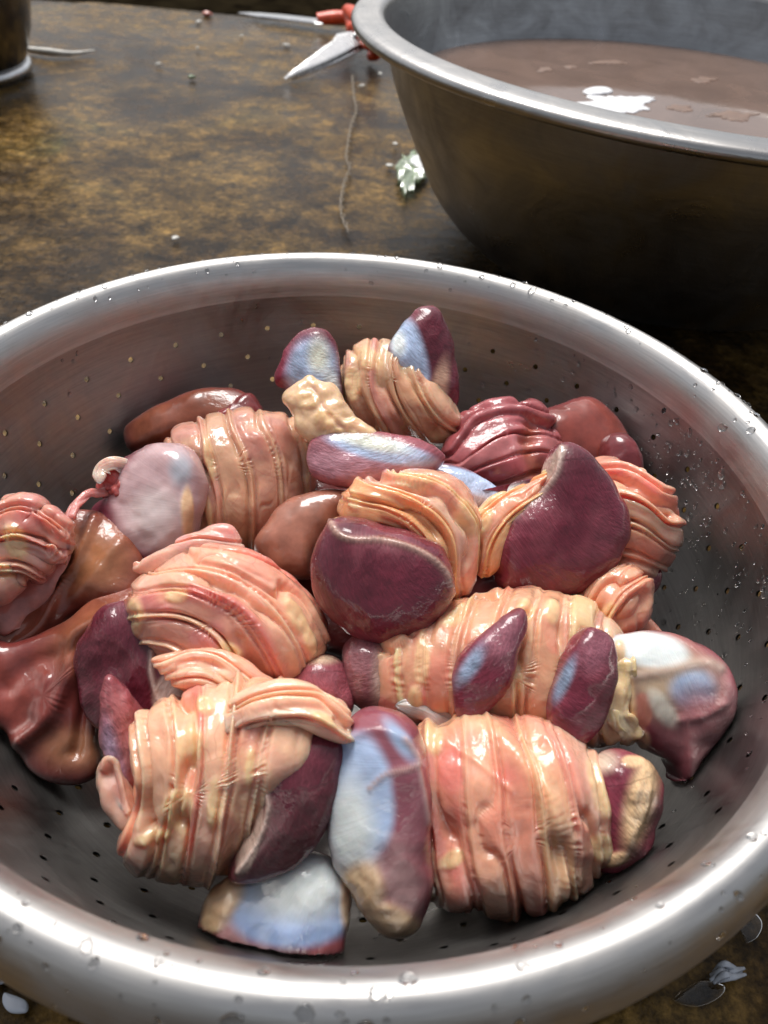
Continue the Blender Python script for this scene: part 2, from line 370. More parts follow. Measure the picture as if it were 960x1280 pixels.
def ribbon(name, P, N, W, T, mat_, parent, col, seed=0, sect=22, wrinkle=.00055, frill=0.0, e=2.15, taper=.16, edge_col=None, edge_amt=.5, cap=True):
    """a flattened soft tube swept along P; W width, T thickness per sample"""
    T = np.asarray(T)*.78; W = np.asarray(W)*1.12
    n = len(P); T_ = nrm(np.gradient(P, axis=0)); N = nrm(N-np.sum(N*T_, 1, keepdims=True)*T_); B = np.cross(T_, N)
    s = np.linspace(0, 1, n); L = np.r_[0, np.cumsum(np.linalg.norm(np.diff(P, axis=0), axis=1))]
    P = P+B*(.0016*noise(np.stack([L*75, 0*L, 0*L+9], 1), 1, seed+31))[:, None]+N*(.0006*noise(np.stack([L*140, 0*L, 0*L+5], 1), 1, seed+33))[:, None]
    W = np.broadcast_to(W, n)*(1+.16*noise(np.stack([L*90, 0*L, 0*L], 1), 1, seed+1)); T = np.broadcast_to(T, n)*(1+.18*noise(np.stack([L*120, 0*L+4, 0*L], 1), 1, seed+2))
    tp = np.ones(n)
    if taper: tp = np.minimum(1, np.sqrt(np.clip(np.minimum(s, 1-s)/taper, 0.015, 1)))
    ph = np.linspace(0, 2*math.pi, sect, endpoint=False)
    cx = np.sign(np.cos(ph))*np.abs(np.cos(ph))**(2/e); cy = np.sign(np.sin(ph))*np.abs(np.sin(ph))**(2/e)
    V = P[:, None]+B[:, None]*(cx[None, :, None]*(W*tp/2)[:, None, None])+N[:, None]*(cy[None, :, None]*(T*tp/2)[:, None, None])
    LL = np.repeat(L, sect); XX = np.tile(cx, n)*np.repeat(W, sect); SS = np.repeat(s, sect)
    if frill:
        f = frill*noise(np.stack([LL*130, np.sign(XX)*3, 0*LL], 1), 1, seed+8)*np.abs(np.tile(cx, n))**3
        V = V+N[:, None]*f.reshape(n, sect)[..., None]
    V = V.reshape(-1, 3)
    F = [(i*sect+j, i*sect+(j+1) % sect, (i+1)*sect+(j+1) % sect, (i+1)*sect+j) for i in range(n-1) for j in range(sect)]
    nn = normals(V, F)
    if np.mean(np.sum(nn*(V-np.repeat(P, sect, 0)), 1)) < 0: nn = -nn; F = [f[::-1] for f in F]
    q = np.stack([LL*70, XX*420, 0*LL], 1)
    cre = 1-smooth01(np.abs(noise(q*np.array([.45, .55, 1]), 1, seed+3)), 0, .28)
    V = V+nn*(wrinkle*(.6*noise(q, 1, seed+3)+.5*noise(q, 2.1, seed+4)-1.5*cre)+.0008*fbm(V, 110, seed, 3))[:, None]
    c = np.tile(np.asarray(col), (len(V), 1))*(1+.22*noise(q*.5, 1, seed+6))[:, None]
    c = c*(1+.16*fbm(V, 50, seed+9, 2)[:, None]*np.array([.3, 1, 1.2]))
    if edge_col is not None:
        ea = np.clip(edge_amt*smooth01(np.abs(np.tile(cx, n))+.35*noise(q, .6, seed+12), .55, 1.0), 0, 1); c = blend(c, ea, edge_col)
    st = np.stack([LL, XX, 0*LL], 1)
    if cap: F = F+[tuple(range(sect))[::-1], tuple((n-1)*sect+j for j in range(sect))]
    V = keep_in_bowl(V)
    o = mesh_obj(name, V, F, mat_, parent, c, st); SURF[o.name] = (V, F); return o
def drape(tree, path, lift=.001, n=70, tuck=(.008, .008), smooth_n=5):
    """lay a traced line over surfaces: points and facings along it"""
    Q = spline(path, n); P, N = [], []; last = None
    for x, y in Q[:, :2]:
        d = ray(x, y); h = tree.ray_cast(Vector(CAM), Vector(d))
        if h[0] is None:
            g = tree.find_nearest(Vector(CAM+d*(last if last else .3)))
            p = np.array(g[0]); nn = np.array(g[1]); t_ = np.dot(p-CAM, d); p = .5*p+.5*(CAM+d*t_)
        else:
            p = np.array(h[0]); nn = np.array(h[1]); last = h[3]
        if np.dot(nn, d) > 0: nn = -nn
        P.append(p); N.append(nn)
    P = np.array(P); N = nrm(np.array(N)+.25*TOCAM)
    k = np.ones(2*smooth_n+1)/(2*smooth_n+1)
    sm = lambda A: np.stack([np.convolve(np.pad(A[:, c], smooth_n, mode='edge'), k, 'valid') for c in range(3)], 1)
    Ps = sm(P); Ps[0], Ps[-1] = P[0], P[-1]; N = nrm(sm(N))
    s = np.linspace(0, 1, n); l = np.full(n, lift)
    l = l-tuck[0]*(1-smooth01(s, 0, .18))-tuck[1]*(smooth01(s, .82, 1))
    return Ps+N*l[:, None], N
def strip(name, tree, path, wd, tk, parent, col, lift=.0012, mat_=None, n=70, tuck=(.008, .008), roll=0.0, **kw):
    P, N = drape(tree, path, lift, n, tuck)
    if roll:
        T_ = nrm(np.gradient(P, axis=0)); N = nrm(N*math.cos(roll)+np.cross(T_, N)*math.sin(roll))
    wd = np.interp(np.linspace(0, 1, n), np.linspace(0, 1, len(wd)), wd) if hasattr(wd, '__len__') else wd
    return ribbon(name, P, N, wd, tk, mat_ or M['gut'], parent, col, **kw)
def free_strip(name, pts, wd, tk, parent, col, nv=None, mat_=None, n=70, **kw):
    """strip through (x, y, z) photograph positions with heights"""
    P = spline([un(x, y, z) for x, y, z in pts], n)
    N = np.tile(nrm(TOCAM+np.array([0, 0, .3])) if nv is None else nrm(nv), (n, 1))
    wd = np.interp(np.linspace(0, 1, n), np.linspace(0, 1, len(wd)), wd) if hasattr(wd, '__len__') else wd
    return ribbon(name, P, N, wd, tk, mat_ or M['gut'], parent, col, **kw)
_ico = {}
def icos(sub):
    if sub not in _ico:
        import bmesh
        b = bmesh.new(); bmesh.ops.create_icosphere(b, subdivisions=sub, radius=1.0)
        b.verts.ensure_lookup_table(); _ico[sub] = (np.array([v.co[:] for v in b.verts]), [tuple(v.index for v in f.verts) for f in b.faces]); b.free()
    return _ico[sub]
def blob(name, C, n, size, parent, col=C_FAT, mat_=None, seed=0, cell=420, amp=.2, sub=5, ang=0.0, lump=.55):
    """a lumpy clump: size = half extents across, along, and up from its seat"""
    V0, F = icos(sub); n = nrm(n); ax = nrm(np.cross(n, UPV+.01)); ay = np.cross(n, ax)
    ax, ay = ax*math.cos(ang)+ay*math.sin(ang), -ax*math.sin(ang)+ay*math.cos(ang)
    D = V0*np.array(size)
    V = C+D[:, :1]*ax+D[:, 1:2]*ay+D[:, 2:]*n
    k = 1+amp*(.55-cells(V+seed*.37, cell, seed))+lump*fbm(V, 150, seed, 3)
    V = C+(V-C)*k[:, None]
    V = keep_in_bowl(V)
    c = np.tile(np.asarray(col), (len(V), 1))*(1+.3*(.5-cells(V+seed*.37, cell, seed))+.15*fbm(V, 80, seed+2, 2))[:, None]
    c = blend(c, .75*(1-smooth01(V0[:, 2]+.3*fbm(V, 160, seed+4, 2), -.1, .65)), C_GUT) if mat_ is None else c
    o = mesh_obj(name, V, F, mat_ or M['fat'], parent, c, V*0); SURF[o.name] = (V, F); return o

# ================================================================== setting
def slab_material():
    m, n, b = mat('wet_algae_concrete'); L = n.links.new
    tc = nd(n, 'ShaderNodeTexCoord')
    big = nd(n, 'ShaderNodeTexNoise', Scale=5.0, Detail=6.0, Roughness=.62, Distortion=.5); L(tc.outputs['Object'], big.inputs['Vector'])
    mid = nd(n, 'ShaderNodeTexNoise', Scale=38.0, Detail=6.0, Roughness=.7); L(tc.outputs['Object'], mid.inputs['Vector'])
    fin = nd(n, 'ShaderNodeTexNoise', Scale=210.0, Detail=4.0, Roughness=.7); L(tc.outputs['Object'], fin.inputs['Vector'])
    base = ramp(n, big.outputs['Fac'], [(.30, (.012, .007, .003)), (.43, (.04, .022, .007)), (.58, (.14, .082, .022)), (.72, (.055, .05, .016))])
    md = ramp(n, mid.outputs['Fac'], [(.33, .22), (.5, .9), (.68, 1.9)])
    c = mixc(n, 1.0, base, md, 'MULTIPLY')
    fd = ramp(n, fin.outputs['Fac'], [(.34, .3), (.52, .95), (.72, 1.9)])
    c = mixc(n, 1.0, c, fd, 'MULTIPLY')
    L(c, b.inputs['Base Color'])
    ro = ramp(n, mid.outputs['Fac'], [(.38, .05), (.6, .34)]); L(ro, b.inputs['Roughness'])
    b.inputs['Specular IOR Level'].default_value = .08
    bp = nd(n, 'ShaderNodeBump', Strength=.4, Distance=.004); L(mid.outputs['Fac'], bp.inputs['Height'])
    b2 = nd(n, 'ShaderNodeBump', Strength=.5, Distance=.0012); L(fin.outputs['Fac'], b2.inputs['Height']); L(bp.outputs[0], b2.inputs['Normal'])
    L(b2.outputs[0], b.inputs['Normal'])
    wt = nd(n, 'ShaderNodeTexNoise', Scale=3.2, Detail=4.0, Roughness=.55, Distortion=.4); L(tc.outputs['Object'], wt.inputs['Vector'])
    L(ramp(n, wt.outputs['Fac'], [(.46, 0.0), (.56, .12)]), b.inputs['Coat Weight']); b.inputs['Coat Roughness'].default_value = .06; b.inputs['Coat IOR'].default_value = 1.33
    b6 = nd(n, 'ShaderNodeBump', Strength=.12, Distance=.003); L(mid.outputs['Fac'], b6.inputs['Height']); L(b6.outputs[0], b.inputs['Coat Normal'])
    return m
M['slab'] = slab_material()
def soil_material():
    m, n, b = mat('dark_wet_soil'); L = n.links.new
    tc = nd(n, 'ShaderNodeTexCoord'); t = nd(n, 'ShaderNodeTexNoise', Scale=9.0, Detail=6.0); L(tc.outputs['Object'], t.inputs['Vector'])
    L(ramp(n, t.outputs['Fac'], [(.3, (.004, .003, .002)), (.7, (.02, .015, .008))]), b.inputs['Base Color']); b.inputs['Roughness'].default_value = 1.0; b.inputs['Specular IOR Level'].default_value = 0.0
    return m
M['soil'] = soil_material()
def steel(name, base=.56, rough=.2, tint=(1, .97, .93), brush=.15, blotch=.25, ring=(900, 6), dent=.2):
    m, n, b = mat(name); L = n.links.new
    tc = nd(n, 'ShaderNodeTexCoord'); sp = nd(n, 'ShaderNodeSeparateXYZ'); L(tc.outputs['Object'], sp.inputs[0])
    # brushed rings follow the turning of the bowl: radius and height as coordinates
    ln = nd(n, 'ShaderNodeVectorMath', operation='LENGTH'); L(tc.outputs['Object'], ln.inputs[0])
    at2 = nd(n, 'ShaderNodeMath', operation='ARCTAN2'); L(sp.outputs[1], at2.inputs[0]); L(sp.outputs[0], at2.inputs[1])
    cb = nd(n, 'ShaderNodeCombineXYZ'); L(ln.outputs['Value'], cb.inputs[0]); L(at2.outputs[0], cb.inputs[1]); L(sp.outputs[2], cb.inputs[2])
    mp = nd(n, 'ShaderNodeVectorMath', operation='MULTIPLY'); L(cb.outputs[0], mp.inputs[0]); mp.inputs[1].default_value = (ring[0], ring[1], ring[0])
    br = nd(n, 'ShaderNodeTexNoise', Scale=1.0, Detail=4.0, Roughness=.6); L(mp.outputs[0], br.inputs['Vector'])
    bl = nd(n, 'ShaderNodeTexNoise', Scale=22.0, Detail=5.0, Roughness=.65, Distortion=.8); L(tc.outputs['Object'], bl.inputs['Vector'])
    c1 = ramp(n, bl.outputs['Fac'], [(.3, tuple(base*(1-blotch)*t for t in tint)), (.7, tuple(base*(1+blotch*.4)*t for t in tint))])
    c2 = ramp(n, br.outputs['Fac'], [(.3, .86), (.7, 1.08)])
    L(mixc(n, 1.0, c1, c2, 'MULTIPLY'), b.inputs['Base Color'])
    b.inputs['Metallic'].default_value = 1.0
    L(ramp(n, bl.outputs['Fac'], [(.3, rough*1.5), (.7, rough*.75)]), b.inputs['Roughness'])
    bp = nd(n, 'ShaderNodeBump', Strength=brush, Distance=.0004); L(br.outputs['Fac'], bp.inputs['Height'])
    b2 = nd(n, 'ShaderNodeBump', Strength=dent, Distance=.004); L(bl.outputs['Fac'], b2.inputs['Height']); L(bp.outputs[0], b2.inputs['Normal'])
    L(b2.outputs[0], b.inputs['Normal'])
    return m
M['colander'] = steel('colander_steel', .60, .42, blotch=.1, dent=.06)
M['bowl'] = steel('colander_bowl_steel', .41, .34, blotch=.18, dent=.06)
M['basin_rim'] = steel('basin_rim_steel', .5, .28)
M['basin'] = steel('basin_steel', .38, .32, tint=(1, 1, 1), blotch=.3)
M['pot'] = steel('pot_steel', .2, .12, dent=.05)
M['blade'] = steel('blade_steel', .7, .22, tint=(1, 1, 1), ring=(40, 40))
def plain(name, c, rough=.4, spec=.5, **kw):
    m, n, b = mat(name); L = n.links.new
    tc = nd(n, 'ShaderNodeTexCoord'); t = nd(n, 'ShaderNodeTexNoise', Scale=kw.pop('scale', 90.0), Detail=4.0); L(tc.outputs['Object'], t.inputs['Vector'])
    L(ramp(n, t.outputs['Fac'], [(.3, tuple(x*.72 for x in c)), (.7, tuple(min(1, x*1.18) for x in c))]), b.inputs['Base Color'])
    b.inputs['Roughness'].default_value = rough; b.inputs['Specular IOR Level'].default_value = spec
    bp = nd(n, 'ShaderNodeBump', Strength=.3, Distance=.0006); L(t.outputs['Fac'], bp.inputs['Height']); L(bp.outputs[0], b.inputs['Normal'])
    for k, v in kw.items(): b.inputs[k].default_value = v
    return m
M['orange'] = plain('orange_plastic', (.80, .09, .03), .35)
M['dark'] = plain('dark_plastic', (.02, .02, .02), .4)
M['white'] = plain('white_scrap', (.7, .68, .62), .5)
M['reflection_white'] = plain('reflection_plastic_white', (.86, .86, .88), .35, scale=160.0)  # white painted for sky reflections on the water, also the white plastic corner
M['scum'] = plain('pale_scum', (.22, .135, .095), .4, scale=160.0)
M['green'] = plain('green_scrap', (.24, .32, .17), .2, scale=120.0, **{'Transmission Weight': .2})
M['pale'] = plain('pale_plastic_glint', (.52, .55, .60), .12, scale=60.0)  # grey of the plastic shred, also painted sky glints on the wet slab
M['bit'] = plain('meat_scrap', (.55, .20, .15), .3, scale=200.0)
M['twine'] = plain('wet_twine', (.22, .17, .11), .3)
def water_mat(name, c, rough, trans=0.0):
    m, n, b = mat(name); L = n.links.new
    tc = nd(n, 'ShaderNodeTexCoord'); t = nd(n, 'ShaderNodeTexNoise', Scale=14.0, Detail=5.0, Roughness=.6, Distortion=1.2); L(tc.outputs['Object'], t.inputs['Vector'])
    L(ramp(n, t.outputs['Fac'], [(.3, tuple(x*.8 for x in c)), (.7, tuple(min(1, x*1.15) for x in c))]), b.inputs['Base Color'])
    b.inputs['Roughness'].default_value = rough; b.inputs['IOR'].default_value = 1.33; b.inputs['Transmission Weight'].default_value = trans
    w_ = nd(n, 'ShaderNodeTexNoise', Scale=25.0, Detail=2.0); L(tc.outputs['Object'], w_.inputs['Vector'])
    bp = nd(n, 'ShaderNodeBump', Strength=.06, Distance=.003); L(w_.outputs['Fac'], bp.inputs['Height']); L(bp.outputs[0], b.inputs['Normal'])
    return m
M['murk'] = water_mat('murky_water', (.19, .125, .095), .06)
M['clear'] = water_mat('clear_water', (1, 1, 1), .02, 1.0)
M['film'] = water_mat('wet_film', (.03, .03, .03), .06)
M['film'].node_tree.nodes['Principled BSDF'].inputs['Specular IOR Level'].default_value = .6

# slab the colander stands on: an uneven sheet with a front-to-back thickness
def build_slab():
    nx, ny = 140, 120; xs = np.linspace(-1.5, 1.7, nx); ys = np.linspace(-.5, 1.36, ny)
    X, Y = np.meshgrid(xs, ys, indexing='ij'); P = np.stack([X.ravel(), Y.ravel(), 0*X.ravel()], 1)
    P[:, 2] = -.0028+.0022*fbm(P, 9, 2, 3)
    edge = P[:, 1] > 1.355; P[edge, 1] += .02*noise(P[edge]*np.array([1, 0, 0]), 9, 4)
    F = [(i*ny+j, (i+1)*ny+j, (i+1)*ny+j+1, i*ny+j+1) for i in range(nx-1) for j in range(ny-1)]
    k = len(P); rim = [i*ny for i in range(nx)]+[(nx-1)*ny+j for j in range(1, ny)]+[i*ny+ny-1 for i in range(nx-2, -1, -1)]+[j for j in range(ny-2, 0, -1)]
    low = P[rim].copy(); low[:, 2] = -.12; P = np.vstack([P, low]); q = len(rim)
    F += [(rim[(a+1) % q], rim[a], k+a, k+(a+1) % q) for a in range(q)]
    tag(mesh_obj('slab', P, F, M['slab']), 'wet brown algae-stained concrete slab under the colander and basin', 'slab', kind='structure')
build_slab()
g = mesh_obj('ground', [(-40, -30, -.62), (40, -30, -.62), (40, 60, -.62), (-40, 60, -.62)], [(0, 1, 2, 3)], M['soil'])
tag(g, 'dark soil ground beyond the slab edge', 'ground', kind='structure')

# ------------------------------------------------------------------ colander
colander = thing('colander', (0, 0, 0), 'perforated stainless steel colander with a wide rolled rim, full of offal', 'colander')
def rim_profile():
    # from the wall top, out over the roll and down its outside
    rc, zc, a, b = .1719, .0995, .0090, .0175
    t = np.radians(np.linspace(175, -75, 34))
    return [(rc+a*math.cos(x), zc+b*math.sin(x)) for x in t]
def build_colander():
    n = 240
    prof = spline(BOWL, 47)
    # keep the rows near square so that a hole fits into one cell
    th = np.linspace(0, 2*math.pi, n, endpoint=False); m = len(prof)
    V = [(r*math.cos(t), r*math.sin(t), z) for r, z in prof for t in th]; F = []
    hole_rows = {k for k in range(m) if .055 < prof[k, 0] and prof[k, 1] < .088}
    rows = sorted(hole_rows)[::3]
    for i in range(m-1):
        for j in range(n):
            q = (i*n+j, i*n+(j+1) % n, (i+1)*n+(j+1) % n, (i+1)*n+j)
            step = 6; off = 3*(rows.index(i) % 2) if i in rows else 0
            if i in rows and (j+off) % step == 0:
                C = [np.array(V[k]) for k in q]; ctr = sum(C)/4
                d = .5*(C[1]-C[0]+C[2]-C[3]); e = .5*(C[3]-C[0]+C[2]-C[1]); ld, le = np.linalg.norm(d), np.linalg.norm(e); rr = min(.0014, .44*min(ld, le))
                base = len(V); K = 12
                for a in range(K):
                    t = 2*math.pi*a/K-.75*math.pi
                    V.append(tuple(ctr+d/ld*rr*math.cos(t)+e/le*rr*math.sin(t)))
                for s in range(4):      # corner s sits at angle s*90 of the ring
                    k0 = s*3
                    F.append((q[s], base+k0, base+(k0-1) % K)); F.append((q[s], base+(k0+1) % K, base+k0))
                    F.append((q[s], q[(s+1) % 4], base+(k0+2) % K, base+(k0+1) % K))
            else: F.append(q)
    V = np.array(V); F = [f if len(set(f)) == len(f) else tuple(dict.fromkeys(f)) for f in F]
    o = mesh_obj('bowl', V, F, M['bowl'], colander)
    md = o.modifiers.new('thickness', 'SOLIDIFY'); md.thickness = .0009; md.offset = 1; md.use_rim = False
    P = rim_profile(); Vr, Fr = lathe([tuple(prof[-1])]+P, 240); o = mesh_obj('rolled_rim', Vr, Fr, M['colander'], colander)
    d = prof[-1]-prof[-2]; w2 = nrm(np.array([-d[1], d[0]])); th = np.linspace(0, 2*math.pi, 240, endpoint=False)
    nv = np.array([v_.normal[:] for v_ in o.data.vertices]); sg = 1 if np.dot(nv[240], np.array([-1, 0, 0])) > 0 else -1
    nv[:240] = np.stack([w2[0]*np.cos(th), w2[0]*np.sin(th), 0*th+w2[1]], 1)*sg
    o.data.normals_split_custom_set_from_vertices(nv.tolist())
    Vf, Ff = lathe([(.068, .0095), (.070, .003), (.071, .0002), (.074, .0002), (.075, .003), (.076, .0098)], 120)
    mesh_obj('foot_ring', Vf, Ff, M['colander'], colander)
build_colander()

# ------------------------------------------------------------------ basin with murky water
BX, BY = .262, .486
basin = thing('basin', (BX, BY, 0), 'large dark stainless steel basin holding murky brown water', 'basin')
bp_ = spline([(.0, .006), (.14, .006), (.165, .010), (.188, .026), (.210, .052), (.230, .090), (.248, .13), (.2585, .1665), (.2595, .1705)], 70)
V, F = lathe(bp_, 180, BX, BY); o = mesh_obj('wall', V, F, M['basin'], basin); md = o.modifiers.new('thickness', 'SOLIDIFY'); md.thickness = .0015; md.offset = 1; md.use_rim = False
fl = [(.2592, .1695), (.2602, .1725), (.2625, .1742), (.2655, .1746), (.272, .1744), (.279, .1738), (.2835, .1722), (.2852, .169), (.2835, .1655), (.2800, .1645)]
V, F = lathe(spline(fl, 30), 180, BX, BY); mesh_obj('flat_rim', V, F, M['basin_rim'], basin)
WZ = .122; wr = float(np.interp(WZ, bp_[:, 1], bp_[:, 0]))-.0015
V, F = lathe([(.0005, WZ)]+[(wr*k/14, WZ) for k in range(1, 15)], 100, BX, BY)
tag(mesh_obj('water', V, F, M['murk']), 'murky brown water standing in the large basin', 'water', kind='structure')
def flat_patch(name, outline, z, th, mat_, wob=.0, seed=0, m=60, ragged=.0):
    """thin rounded sheet with a real edge, lying level at height z"""
    O = np.array([un(x, y, z) for x, y in spline(outline, m, True)]); C = O.mean(0)
    O = C+(O-C)*(1+ragged*noise(O, 160, seed+3)+ragged*.6*noise(O, 420, seed+4))[:, None]
    ring = [(1.0, 0.0), (1.0, .45), (.96, .8), (.85, 1.0), (.5, 1.0)]
    V = []; F = []
    for s, h in ring:
        q = C+(O-C)*s; q[:, 2] = z+th*h+wob*th*noise(q, 300, seed)*(h > .5); V.extend(q)
    V.append(C+np.array([0, 0, th]))
    for k in range(len(ring)-1):
        for j in range(m): F.append((k*m+j, k*m+(j+1) % m, (k+1)*m+(j+1) % m, (k+1)*m+j))
    k = len(ring)-1
    for j in range(m): F.append((k*m+j, k*m+(j+1) % m, len(V)-1))
    return mesh_obj(name, np.array(V), F, mat_)
tag(flat_patch('reflection_white', [(716, 131), (742, 127), (735, 121), (770, 121), (820, 122), (812, 129), (806, 133), (806, 138), (780, 142), (745, 139)], WZ, .0012, M['reflection_white'], seed=1, ragged=.16, m=110), 'ragged white sky reflection shaped as a patch on the basin water', 'reflection_white')  # bright sky mirrored in the water, put in as a thin white sheet
tag(flat_patch('reflection_white', [(728, 116), (740, 111), (758, 111), (766, 116), (755, 119), (738, 120)], WZ, .002, M['reflection_white'], seed=2), 'small oval white sky reflection shaped as a patch beside the ragged one', 'reflection_white')  # smaller spot of that mirrored sky, also a solid white sheet
for k, (x, y, w_, h_, lb) in enumerate([(762, 78, 22, 3, 'long pale scum streak on the water near the far basin wall'), (682, 87, 9, 3, 'round pale scum fleck on the basin water'), (712, 84, 8, 2, 'faint tan scum fleck between streak and round fleck'),
                         (880, 100, 14, 3, 'tan scum patch on the water in the shade of the basin wall'), (915, 145, 26, 5, 'wide tan scum film beside the near basin rim'), (850, 135, 14, 4, 'tan scum fleck beside the wide scum film')]):
    ol = [(x+w_*math.cos(a)*(1+.25*math.sin(3*a+k)), y+h_*math.sin(a)*(1+.3*math.cos(2*a+k))) for a in np.linspace(0, 2*math.pi, 12, endpoint=False)]
    tag(flat_patch('scum_fleck', ol, WZ, .0005, M['scum'], seed=k, ragged=.35, m=80), lb, 'scum', 'scum flecks on the basin water')

# ------------------------------------------------------------------ pot
pot = thing('pot', (-.553, .885, 0), 'small dark polished metal pot standing on the slab', 'pot')
V, F = lathe([(.0, .012), (.085, .012), (.097, .006), (.1, .012), (.102, .02), (.114, .05), (.122, .09), (.125, .115)], 96, -.553, .885); mesh_obj('body', V, F, M['pot'], pot)
V, F = lathe([(.1, .0), (.1045, .002), (.1055, .008), (.102, .013), (.098, .012)], 96, -.553, .885); mesh_obj('foot_ring', V, F, M['blade'], pot)
V, F = lathe([(.122, .113), (.126, .112), (.131, .117), (.130, .123), (.124, .124), (.121, .118)], 96, -.553, .885); mesh_obj('rim', V, F, M['blade'], pot)

# ------------------------------------------------------------------ scissors and knife
def prism(name, P2, th, o3, ex, ey, ez, mat_, parent, bev=.25):
    """a flat outline with thickness th, laid on the axes ex, ey and edged towards ez"""
    P2 = np.asarray(P2, float); c = P2.mean(0); V = []; F = []; m = len(P2)
    for s, h in ((1, 0), (1, .35), (1-bev*.3, .9), (1-bev, 1)):
        for p in c+(P2-c)*s: V.append(o3+p[0]*ex+p[1]*ey+th*h*ez)
    for k in range(3):
        for j in range(m): F.append((k*m+j, k*m+(j+1) % m, (k+1)*m+(j+1) % m, (k+1)*m+j))
    F.append(tuple(range(m))[::-1]); F.append(tuple(3*m+j for j in range(m)))
    return mesh_obj(name, np.array(V), F, mat_, parent, smooth=False)
def tube(name, P, rad, mat_, parent, n=90, sect=14, flat=1.0, closed=False):
    P = spline(P, n, closed); T_ = nrm(np.gradient(P, axis=0)) if not closed else nrm(np.roll(P, -1, 0)-np.roll(P, 1, 0))
    up = np.array([0, 0, 1.0]); B = nrm(np.cross(T_, up)); N = np.cross(B, T_); ph = np.linspace(0, 2*math.pi, sect, endpoint=False)
    rad = np.interp(np.linspace(0, 1, n), np.linspace(0, 1, len(rad)), rad) if hasattr(rad, '__len__') else np.full(n, rad)
    V = (P[:, None]+B[:, None]*(np.cos(ph)[None, :, None]*rad[:, None, None])+N[:, None]*(np.sin(ph)[None, :, None]*flat*rad[:, None, None])).reshape(-1, 3)
    r_ = n if closed else n-1
    F = [(i*sect+j, i*sect+(j+1) % sect, ((i+1) % n)*sect+(j+1) % sect, ((i+1) % n)*sect+j) for i in range(r_) for j in range(sect)]
    if not closed: F += [tuple(range(sect))[::-1], tuple((n-1)*sect+j for j in range(sect))]
    return mesh_obj(name, V, F, mat_, parent)
tip = un(356, 99, .003); piv = un(447, 47, .034)
scis = thing('scissors', (piv[0], piv[1], 0), 'kitchen scissors with orange handles leaning open beside the basin', 'scissors')
ex = nrm(piv-tip); ez = nrm(TOCAM-np.dot(TOCAM, ex)*ex); ey = np.cross(ez, ex); Lb = np.linalg.norm(piv-tip)
prism('blade', [(0, -.001), (Lb*.5, -.010), (Lb*.95, -.013), (Lb*1.05, -.004), (Lb*1.02, .012), (Lb*.85, .020), (Lb*.72, .013), (Lb*.62, .012), (Lb*.3, .007), (0, .002)], .0025, tip, ex, ey, ez, M['blade'], scis)
prism('blade', [(.0, -.001), (Lb*.5, -.012), (Lb*1.0, -.016), (Lb*1.12, -.012), (Lb*1.1, .004), (Lb*.5, .002), (.0, .001)], .0025, tip-ez*.0045+ex*.012-ey*.003, ex, ey, ez, M['blade'], scis)
sv, sf = lathe([(.0002, .0065), (.003, .006), (.0045, .004), (.0045, .0)], 24); sv = piv+ez*.0005-ex*.004+ey*.002+sv[:, :1]*ex+sv[:, 1:2]*ey+sv[:, 2:]*ez; mesh_obj('pivot_screw', sv, sf, M['blade'], scis)
# handle shanks and finger loops, one swinging up and away, one down by the basin foot
h0 = piv+ex*.006+ey*.012
tube('handle', [h0, un(442, 34, .036), un(437, 20, .04), un(434, 13, .045), un(442, 18, .05), un(455, 30, .05), un(464, 38, .045), un(455, 44, .04)], [.010, .012, .010, .008, .010, .012, .010, .006], M['orange'], scis)
tube('handle', [piv+ex*.004-ey*.006-ez*.004, un(462, 57, .03), un(469, 58, .024), un(470, 68, .012), un(462, 71, .006)], [.006, .007, .008, .009, .006], M['orange'], scis)
k0, k1, k2 = un(297, 17, .004), un(401, 28, .008), un(438, 26, .012)
knife = thing('knife', (k1[0], k1[1], 0), 'long thin knife with an orange handle lying behind the scissors', 'knife')
ex = nrm(k1-k0); ez = np.array([0, 0, 1.0]); ez = nrm(ez-np.dot(ez, ex)*ex); ey = np.cross(ez, ex); Lk = np.linalg.norm(k1-k0)
prism('blade', [(0, 0), (Lk*.3, -.012), (Lk*.98, -.019), (Lk*1.06, -.016), (Lk*1.06, .016), (Lk*.5, .018), (Lk*.2, .012)], .003, k0, ex, ey, ez, M['blade'], knife)
tube('handle', [k1-ex*.006+ez*.004, k1+.4*(k2-k1)+ez*.006, k2+ez*.006], [.013, .015, .013], M['orange'], knife, flat=.7)

# ------------------------------------------------------------------ twine, puddles, scraps and modelled sky glints on the slab
tw = [(441, 96), (443, 120), (446, 140), (440, 158), (436, 180), (434, 200), (438, 212), (431, 232), (427, 260), (431, 280), (438, 293)]
Pt = spline([un(x, y, .0022) for x, y in tw], 260); s = np.linspace(0, 1, 260)
strands = []
for ph0 in (0, math.pi):
    q = Pt.copy(); a = s*95+ph0; q[:, 0] += .0016*np.cos(a); q[:, 2] += .0018*np.sin(a)+.002; strands.append(q)
tw_o = thing('twine', Pt[-1], 'thin twisted wet twine lying on the slab beside the basin', 'twine')
for q in strands: tube('strand', q, .0006, M['twine'], tw_o, n=260, sect=6)
tag(flat_patch('scrap_or_glint', [(497, 213), (507, 199), (522, 196), (533, 207), (537, 217), (528, 228), (515, 240), (505, 247), (500, 236)], .001, .006, M['green'], wob=.9, seed=4, ragged=.22, m=90), 'crumpled pale green plastic scrap at the foot of the basin', 'scrap')
tag(flat_patch('scrap_or_glint', [(512, 203), (521, 196), (531, 205), (533, 211), (523, 211)], .0072, .003, M['reflection_white'], wob=.4, seed=9), 'white corner of plastic on top of the crumpled green scrap', 'scrap')
